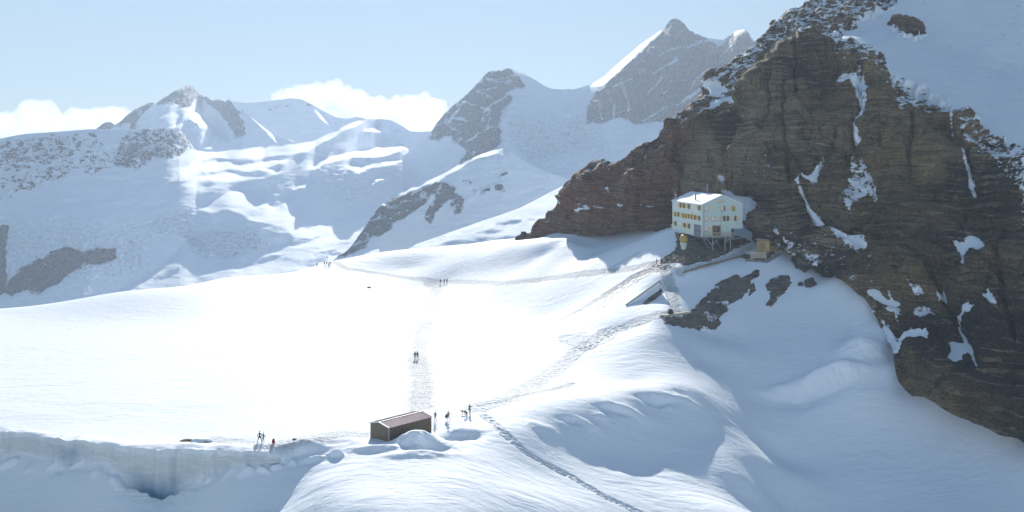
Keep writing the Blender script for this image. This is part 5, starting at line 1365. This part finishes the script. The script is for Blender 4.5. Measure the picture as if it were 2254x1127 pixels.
def pole(u, v_top, v_foot, d, wid, mat, label, lean=0.0, flag=None, cat="pole", name="marker_pole", hook=True):
    top = W(u + lean, v_top, d); foot = W(u, v_foot, d)
    g = foot.copy()
    t = empty(name, g); tag(t, label, cat)
    dv = top - foot
    MB().bar((0, 0, -0.4), dv.tolist(), wid, wid, 8).build("shaft", mat, t)
    if flag is not None:
        m, w_, h_, white = flag
        mb = MB(); n = 8
        vs = []
        for i in range(n + 1):
            vs.append([mb.bm.verts.new((dv[0] + w_ * i / n, dv[1] + 0.10 * math.sin(i * 1.1), dv[2] - 0.1 - h_ * j / 4 - 0.55 * w_ * (i / n) ** 1.5)) for j in range(5)])
        for i in range(n):
            for j in range(4): mb.bm.faces.new([vs[i][j], vs[i + 1][j], vs[i + 1][j + 1], vs[i][j + 1]])
        f = mb.build("flag", m, t, True)
        so_ = f.modifiers.new("thick", 'SOLIDIFY'); so_.thickness = 0.02
        if white:
            zc = dv[2] - 0.1 - h_ * 0.62; xc = dv[0] + w_ * 0.45
            MB().box(xc - 0.09, xc + 0.09, dv[1] - 0.16, dv[1] - 0.12, zc - 0.55, zc + 0.15).box(xc - 0.28, xc + 0.28, dv[1] - 0.16, dv[1] - 0.12, zc - 0.29, zc - 0.11).build("cross", M_WHITE, f)
    return t
pole(1486, 420, 452, 317.0, 0.14, M_WHITE, "flagpole with a limp red and white flag behind the left end of the roof", 0, (M_RED, 0.75, 1.7, True), "flagpole", "flagpole")
q = hit(1640, 483)
pole(1640, 457, 484, float(q[1]) - 1.0, 0.32, M_WHITE, "thick white pole in the snow gully right of the hut", -1.0)
for (u, vt_, lab) in ((1190, 598, "thin grey stake on the snow plain, farther from the hut"), (1330, 590, "thin grey stake on the snow nearer to the hut")):
    q = hit(u, vt_ + 12)
    pole(u, vt_, vt_ + 12, float(q[1]), 0.06, M_TRIM, lab, 0, None, "stake", "stake")
# ------------------------------------------------------------------ people
_MC = {}
def cloth(name, col):
    if name not in _MC: _MC[name] = plain(name, col, 0.85, 0.15, 0.2, 9)
    return _MC[name]
SKIN = cloth("skin", (0.46, 0.28, 0.20)); BOOT = cloth("boot", (0.03, 0.026, 0.024))
HAIRB = cloth("brown_hair", (0.06, 0.035, 0.02)); HAIRD = cloth("dark_hair", (0.02, 0.016, 0.014)); HAIRL = cloth("fair_hair", (0.22, 0.15, 0.08))

def person(u, v, label, top, legs, hgt=1.75, yaw=0.0, spread=0.10, stride=0.0, bend=0.0, armL=(0.30, -0.05, 0.0), armR=(0.30, -0.05, 0.0), crouch=0.0, sit=False,
           hair=HAIRB, pack=None, group=None, cap=None, turn=0.0, held=None, fixed=None):
    """One continuous skinned body. bearing u, row v of the feet. arms: (hand out, hand forward, hand up)"""
    g = hit(u, v) if fixed is None else fixed
    s = hgt / 1.75
    rootb = empty("person", g, yaw); tag(rootb, label, "person", group)
    V, E, RAD, REG = [], [], [], []
    def vert(p, r, reg): V.append(Vector(p)); RAD.append(r); REG.append(reg); return len(V) - 1
    def edge(a, b): E.append((a, b))
    hip_z = 0.93 - 0.42 * crouch - (0.48 if sit else 0)
    def up(h, fwd=0.0):       # along the bent trunk; -y is forward
        return (0, -math.sin(bend) * h - fwd, hip_z + math.cos(bend) * h)
    pel = vert((0, 0, hip_z), 0.145, 1)
    wai = vert(up(0.17), 0.125, 0); che = vert(up(0.36), 0.150, 0); sh = vert(up(0.49), 0.11, 0)
    nk = vert(up(0.57), 0.055, 2); hb = vert(up(0.64, 0.02), 0.075, 2); hm = vert(up(0.72, 0.02), 0.098, 2); ht = vert(up(0.80, 0.01), 0.070, 2)
    for a, b in ((pel, wai), (wai, che), (che, sh), (sh, nk), (nk, hb), (hb, hm), (hm, ht)): edge(a, b)
    nose = vert(up(0.70, 0.125), 0.018, 2); edge(hm, nose)
    for sg, arm in ((-1, armL), (1, armR)):
        shp = Vector(up(0.46)) + Vector((sg * 0.185, 0, 0)); a = vert(shp, 0.068, 0); edge(sh, a)
        hand = shp + Vector((sg * (arm[0] - 0.20), -arm[1], -0.56 + arm[2]))
        mid = (shp + hand) / 2; short = max(0.0, 0.60 - (hand - shp).length)
        el = mid + Vector((sg * 0.75 * short, 0.35 * short, -0.35 * short))
        e_ = vert(el, 0.052, 0); w_ = vert(hand, 0.034, 0); edge(a, e_); edge(e_, w_)
        dirh = (hand - el).normalized()
        pm = vert(hand + dirh * 0.075, 0.036, 2); edge(w_, pm)
        side = dirh.cross(Vector((0, 1, 0)));
        if side.length < 0.1: side = Vector((1, 0, 0))
        side.normalize()
        for k, ln in enumerate((0.075, 0.085, 0.080, 0.062)):
            f1 = vert(hand + dirh * (0.095 + ln * 0.5) + side * (k - 1.5) * 0.021, 0.009, 2); edge(pm, f1)
            f2 = vert(V[f1] + (dirh * 0.8 + Vector((0, -0.5, 0))) * ln * 0.5, 0.008, 2); edge(f1, f2)
        th = vert(hand + dirh * 0.06 + side * -0.052 + Vector((0, -0.02, 0)), 0.011, 2); edge(pm, th)
    for sg in (-1, 1):
        st = stride * sg
        hp = vert((sg * 0.095, 0, hip_z - 0.05), 0.105, 1); edge(pel, hp)
        if sit:
            kn = vert((sg * 0.15, -0.44, hip_z + 0.02), 0.068, 1); an = vert((sg * 0.15, -0.50, 0.09), 0.048, 1); toe = vert((sg * 0.16, -0.68, 0.045), 0.042, 3)
        else:
            kn = vert((sg * (0.10 + spread * 0.5), -st * 0.5 - 0.28 * crouch - 0.02, 0.50 - 0.10 * crouch), 0.066, 1)
            an = vert((sg * (0.09 + spread), -st + 0.02, 0.09), 0.048, 1); toe = vert((sg * (0.11 + spread), -st - 0.15, 0.045), 0.044, 3)
        heel = vert(V[an] + Vector((0, 0.05, -0.045)), 0.045, 3)
        edge(hp, kn); edge(kn, an); edge(an, heel); edge(heel, toe)
    me = bpy.data.meshes.new("body_cage"); me.from_pydata([tuple(q * s) for q in V], E, [])
    o = bpy.data.objects.new("body_cage", me); COL.objects.link(o)
    o.modifiers.new("skin", 'SKIN'); sub = o.modifiers.new("sub", 'SUBSURF'); sub.levels = 1
    for i, d in enumerate(me.skin_vertices[0].data):
        d.radius = (RAD[i] * s, RAD[i] * s * (0.78 if REG[i] == 0 and RAD[i] > 0.1 else 1.0)); d.use_root = (i == pel)
    dg = bpy.context.evaluated_depsgraph_get(); dg.update()
    ev = o.evaluated_get(dg); nm = bpy.data.meshes.new_from_object(ev)
    bpy.data.objects.remove(o)
    nm.name = "body"
    nm.materials.clear()
    for m in (top, legs, SKIN, BOOT): nm.materials.append(m)
    VP = np.array([tuple(q * s) for q in V]); EA = np.array(E)
    A, B = VP[EA[:, 0]], VP[EA[:, 1]]; rg = np.array(REG)[EA[:, 1]]; rr = np.array(RAD)[EA].mean(1) * s
    C = np.array([tuple(p.center) for p in nm.polygons])
    ab = B - A
    tt = np.clip(((C[:, None] - A[None]) * ab[None]).sum(-1) / ((ab * ab).sum(-1)[None] + 1e-9), 0, 1)
    dd = np.linalg.norm(C[:, None] - (A[None] + tt[..., None] * ab[None]), axis=-1) - rr[None]
    nm.polygons.foreach_set("material_index", rg[dd.argmin(1)].astype(np.int32))
    nm.polygons.foreach_set("use_smooth", np.ones(len(nm.polygons), bool))
    ob = link("body", nm, rootb)
    # hair or cap over the skull
    hc = Vector(up(0.735, 0.005)) * s
    mb = MB(); r = bmesh.ops.create_icosphere(mb.bm, subdivisions=2, radius=0.118 * s)
    kill = []
    for q in r['verts']:
        if q.co.y < -0.045 * s and q.co.z < 0.035 * s: kill.append(q)
        elif q.co.z < -0.10 * s: kill.append(q)
        q.co = hc + Vector((q.co.x * 0.9, q.co.y * 1.02 + 0.012, q.co.z * 1.02 + 0.01))
    bmesh.ops.delete(mb.bm, geom=kill, context='VERTS')
    mb.build("cap" if cap else "hair", cap or hair, rootb, True)
    # eyes and mouth
    mb = MB(); f = Vector(up(0.725, 0.105)) * s
    for sg in (-1, 1):
        mb.box(f.x + sg * 0.035 * s - 0.012, f.x + sg * 0.035 * s + 0.012, f.y - 0.008, f.y + 0.004, f.z - 0.008, f.z + 0.008)
    mb.box(f.x - 0.025, f.x + 0.025, f.y - 0.002, f.y + 0.01, f.z - 0.068 * s, f.z - 0.058 * s)
    mb.build("face", HAIRD, rootb)
    if pack is not None:
        mb = MB(); r = bmesh.ops.create_icosphere(mb.bm, subdivisions=2, radius=1)
        c = Vector(up(0.27)) * s
        for q in r['verts']:
            q.co = c + Vector((q.co.x * 0.17 * s, 0.20 * s + q.co.y * 0.12 * s, q.co.z * 0.28 * s))
        mb.build("backpack", pack, rootb, True)
    if held == 'poles':
        for sg in (-1, 1):
            MB().bar((sg * 0.34, -0.22, 1.02), (sg * 0.40, -0.30, 0.0), 0.03, 0.02, 6).build("ski_pole", HAIRD, rootb)
    return rootb

NAVY = cloth("navy_jacket", (0.030, 0.028, 0.055)); KHAKI = cloth("khaki_trousers", (0.28, 0.24, 0.15)); BRN = cloth("brown_jacket", (0.085, 0.055, 0.045))
GRY = cloth("grey_trousers", (0.11, 0.11, 0.125)); BLU = cloth("blue_grey_suit", (0.045, 0.060, 0.085)); DRK = cloth("dark_clothes", (0.028, 0.026, 0.028)); OLV = cloth("olive_top", (0.075, 0.065, 0.045))
STEELB = cloth("steel_blue_trousers", (0.16, 0.20, 0.26)); SLATE = cloth("slate_jacket", (0.09, 0.10, 0.12)); REDT = cloth("red_trousers", (0.30, 0.02, 0.03)); GRN = cloth("green_jacket", (0.03, 0.22, 0.03))
TAN = cloth("tan_top", (0.30, 0.20, 0.14)); PURP = cloth("plum_jacket", (0.14, 0.03, 0.10)); CAPR = cloth("rust_cap", (0.22, 0.09, 0.05))

SH = "hikers by the metal shed"
person(958, 926.5, "person in plum-navy jacket and light trousers standing nearest the shed", NAVY, KHAKI, 1.66, 0.2, 0.06, 0.06, 0, (0.22, 0.16, 0.18), (0.24, 0.16, 0.18), group=SH, hair=HAIRL)
person(986.5, 925.5, "person in brown jacket and grey trousers holding a dark sack", BRN, GRY, 1.66, 0.3, 0.10, 0.05, 0.10, (0.20, 0.20, 0.12), (0.24, 0.22, 0.22), group=SH, cap=CAPR)
person(1034, 911.5, "person in blue-grey clothes raising one elbow, behind the stooping person", BLU, BLU, 1.78, -0.5, 0.03, 0.0, 0.0, (0.22, 0.10, 0.05), (0.42, 0.22, 0.50), group=SH, hair=HAIRL)
person(1028, 916, "person in dark clothes stooping beside the brown dog", DRK, DRK, 1.60, -0.9, 0.06, 0.04, 1.15, (0.2, 0.15, 0.05), (0.2, 0.2, 0.05), crouch=0.35, group=SH, hair=HAIRD)
PL = "pair walking on the track across the plain"
person(913.5, 790.5, "person in black walking on the track, left one of the pair", DRK, DRK, 1.74, 3.1, 0.03, 0.12, group=PL, pack=M_BLACK)
person(919, 790.5, "person in olive-black walking on the track, right one of the pair", OLV, DRK, 1.78, 3.1, 0.03, -0.12, group=PL, pack=cloth("olive_pack", (0.08, 0.07, 0.04)))
T3 = "three walkers at the far track junction"
person(969.5, 624, "walker in dark clothes standing apart left of the two others at the junction", DRK, DRK, 1.75, 0.4, 0.05, 0.1, group=T3, pack=M_BLACK)
person(977.8, 623.5, "slim walker in plum, middle of three at the track junction", PURP, DRK, 1.75, -0.3, 0.03, 0.1, group=T3)
person(983.8, 623.5, "walker in slate jacket, right of three at the track junction", SLATE, DRK, 1.85, 0.2, 0.05, -0.12, group=T3)
PB = "couple at the edge of the ice wall"
person(571.5, 974, "tall person in navy shirt with legs apart near the ice wall", NAVY, DRK, 1.82, 0.15, 0.24, 0.04, 0, (0.30, 0.04, 0.08), (0.34, 0.12, 0.10), group=PB, hair=HAIRD)
person(579.5, 975, "shorter person in olive top and blue-grey trousers beside the tall one", OLV, STEELB, 1.62, -0.35, 0.07, 0.0, 0.0, (0.24, 0.18, 0.16), (0.34, 0.10, 0.25), group=PB, hair=HAIRB)
HU = "hikers below the hut"
person(1444.5, 581.5, "person in grey jacket and red trousers leaning forward below the hut", SLATE, REDT, 1.72, 1.3, 0.03, 0.05, 0.35, (0.2, 0.25, 0.2), (0.2, 0.25, 0.2), group=HU, hair=HAIRD)
person(1455.5, 582, "person in dark clothes with ski poles next to the rubble mound", DRK, DRK, 1.75, -0.2, 0.12, 0.06, 0.0, (0.34, 0.2, 0.06), (0.34, 0.2, 0.06), group=HU, held='poles', pack=cloth("mauve_pack", (0.2, 0.12, 0.16)))
person(1466, 577, "person in bright green jacket sitting on the rubble below the hut", GRN, DRK, 1.72, 0.3, 0.1, 0, 0.15, (0.25, 0.3, 0.25), (0.25, 0.3, 0.25), sit=True, group=HU, fixed=hit(1466, 577) + np.array([0, -0.6, 0.5]))
FG = "roped party gathered at the far edge of the plain"
for (u, v, lab, a, b) in ((697.5, 587, "person in black standing alone left of the far roped party", DRK, DRK), (714, 584.5, "dark figure at the left end of the far roped party", DRK, DRK),
                          (719, 585, "figure in plum top inside the far roped party", PURP, TAN), (723.5, 588, "nearest figure in brown of the far roped party", BRN, DRK),
                          (725.5, 585, "figure in slate jacket just right of the brown one in the far party", SLATE, DRK), (728.5, 586, "tall black figure at the right end of the far roped party", DRK, DRK)):
    person(u, v, lab, a, b, 1.75, random.uniform(-2, 2), 0.06, random.uniform(-0.12, 0.12), group=FG)

# the sack held by the person in brown, the couple's rucksack, the party's flag
def rucksack(u, v, sc, mat, label, cat, name="rucksack", dz=0.0):
    p = hit(u, v); t = empty(name, p + np.array([0, 0, dz])); tag(t, label, cat)
    mb = MB(); r = bmesh.ops.create_icosphere(mb.bm, subdivisions=3, radius=1)
    for q in r['verts']:
        c = q.co; f = 1 - 0.25 * max(0, c.z) + 0.10 * float(noise3(c.x * 2, c.y * 2, c.z * 2))
        q.co = Vector((c.x * 0.26 * sc * f, c.y * 0.18 * sc * f, 0.36 * sc + c.z * 0.38 * sc))
    mb.build("bag", mat, t, True)
    mb = MB(); mb.lathe([(0.16 * sc, 0.66 * sc), (0.19 * sc, 0.70 * sc), (0.12 * sc, 0.78 * sc), (0.03 * sc, 0.80 * sc)], 12); mb.build("top_flap", mat, t, True)
    MB().bar((0.20 * sc, -0.14 * sc, 0.1 * sc), (0.36 * sc, -0.18 * sc, 0.03), 0.12 * sc, 0.08 * sc, 8).build("strap", mat, t)
    return t
rucksack(602, 976.5, 1.0, cloth("red_pack", (0.28, 0.015, 0.02)), "red rucksack standing on the snow right of the couple", "rucksack")
rucksack(982.5, 925, 0.85, M_BLACK, "dark sack held at the side of the person in brown", "sack", "sack", 0.35)
q = hit(722, 585)
pole(722, 564, 585, float(q[1]), 0.07, M_WHITE, "slanting pole with a small red flag beside the far roped party", -3.0, (M_RED, 0.35, 0.5, False), "flag pole", "flag_pole")

def dog(u, v, label):
    g = hit(u, v); t = empty("dog", g, R(8)); tag(t, label, "dog")
    V, E, RAD = [], [], []
    def vt(p, r): V.append(p); RAD.append(r); return len(V) - 1
    ch = vt((-0.22, 0, 0.52), 0.125); mid = vt((0.05, 0, 0.55), 0.105); rump = vt((0.28, 0, 0.54), 0.105)
    E += [(ch, mid), (mid, rump)]
    nk = vt((-0.34, 0, 0.66), 0.075); hd = vt((-0.45, 0, 0.74), 0.075); mz = vt((-0.56, 0, 0.71), 0.042); ns = vt((-0.62, 0, 0.70), 0.028)
    E += [(ch, nk), (nk, hd), (hd, mz), (mz, ns)]
    for sy in (-1, 1):
        er = vt((-0.42, sy * 0.06, 0.82), 0.022); E.append((hd, er))
        a = vt((-0.24, sy * 0.09, 0.38), 0.055); b = vt((-0.25, sy * 0.09, 0.20), 0.035); c = vt((-0.25, sy * 0.09, 0.05), 0.03); d = vt((-0.30, sy * 0.09, 0.025), 0.028)
        E += [(ch, a), (a, b), (b, c), (c, d)]
        a = vt((0.24, sy * 0.09, 0.38), 0.07); b = vt((0.37, sy * 0.09, 0.24), 0.036); c = vt((0.33, sy * 0.09, 0.05), 0.03); d = vt((0.28, sy * 0.09, 0.025), 0.028)
        E += [(rump, a), (a, b), (b, c), (c, d)]
    t1 = vt((0.40, 0, 0.62), 0.03); t2 = vt((0.50, 0, 0.76), 0.028); t3 = vt((0.46, 0, 0.86), 0.02); E += [(rump, t1), (t1, t2), (t2, t3)]
    me = bpy.data.meshes.new("cage"); me.from_pydata(V, E, [])
    o = bpy.data.objects.new("cage", me); COL.objects.link(o); o.modifiers.new("s", 'SKIN'); o.modifiers.new("b", 'SUBSURF').levels = 1
    for i, d in enumerate(me.skin_vertices[0].data): d.radius = (RAD[i], RAD[i]); d.use_root = (i == mid)
    dg = bpy.context.evaluated_depsgraph_get(); dg.update()
    nm = bpy.data.meshes.new_from_object(o.evaluated_get(dg)); bpy.data.objects.remove(o); nm.name = "body"; nm.materials.clear(); nm.materials.append(cloth("tan_fur", (0.30, 0.13, 0.055)))
    nm.polygons.foreach_set("use_smooth", np.ones(len(nm.polygons), bool))
    link("body", nm, t)
    MB().lathe([(0.082, 0.0), (0.085, 0.03), (0.08, 0.05)], 12, (-0.345, 0, 0.62)).build("collar", DRK, t)
dog(1020.5, 912, "tan brown dog facing left beside the stooping person")

# ------------------------------------------------------------------ cumulus behind the mountains
def cloud(label, parts, d, seed):
    """heaped puffs -> one voxel-free displaced shell filled with scattering vapour"""
    t = NT("cloud_vapour")
    vv = t.n('ShaderNodeVolumePrincipled'); vv.inputs['Color'].default_value = (0.95, 0.96, 0.97, 1)
    vv.inputs['Density'].default_value = 0.0035; vv.inputs['Anisotropy'].default_value = 0.3
    t.l(vv.outputs[0], t.out.inputs['Volume'])
    bm = bmesh.new()
    rnd = random.Random(seed)
    for (u, v, r) in parts:
        c = W(u, v, d + rnd.uniform(-150, 150)); rr = r / F * d
        q = bmesh.ops.create_icosphere(bm, subdivisions=3, radius=rr)
        for w in q['verts']: w.co = Vector((w.co.x, w.co.y * 0.9, w.co.z)) + Vector(c.tolist())
    me = bpy.data.meshes.new("cloud"); bm.to_mesh(me); bm.free()
    o = link("cloud_cage", me)
    rm = o.modifiers.new("r", 'REMESH'); rm.mode = 'VOXEL'; rm.voxel_size = 20.0
    dg = bpy.context.evaluated_depsgraph_get(); dg.update()
    nm = bpy.data.meshes.new_from_object(o.evaluated_get(dg)); bpy.data.objects.remove(o)
    n = len(nm.vertices); co = np.zeros(n * 3, np.float32); nm.vertices.foreach_get("co", co); co = co.reshape(-1, 3).astype(float)
    no = np.zeros(n * 3, np.float32); nm.vertices.foreach_get("normal", no); no = no.reshape(-1, 3)
    q = co / 1000.0
    dsp = 110 * (np.abs(fbm(q[:, 0] * 3.2 + seed, q[:, 1] * 3.2, q[:, 2] * 3.2, 2)) - 0.25) + 62 * (np.abs(fbm(q[:, 0] * 8, q[:, 1] * 8, q[:, 2] * 8 + seed, 3)) - 0.2)
    co = co + no * dsp[:, None]
    nm.vertices.foreach_set("co", co.reshape(-1).astype(np.float32)); nm.update()
    nm.polygons.foreach_set("use_smooth", np.ones(len(nm.polygons), bool))
    nm.materials.clear(); nm.materials.append(t.m); nm.name = "cloud"
    o = link("cloud", nm); o["kind"] = "structure"
    return o
cloud("left", [(20,290,40),(60,268,38),(85,255,26),(40,300,40),(110,275,36),(140,280,34),(165,262,30),(185,275,34),(215,262,30),(228,252,22),(245,270,28),(275,262,24),(285,280,26),(0,275,30),(-40,285,40),(150,300,40),(230,300,40)], 9500, 3)
cloud("right", [(640,225,34),(668,212,32),(700,205,28),(735,206,28),(765,212,26),(785,232,34),(740,235,40),(690,240,40),(815,250,34),(845,245,32),(870,240,28),(900,238,30),(930,230,28),(950,240,28),(965,250,22),(900,270,40),(850,275,40),(790,270,40),(940,270,40),(620,232,18)], 10500, 5)
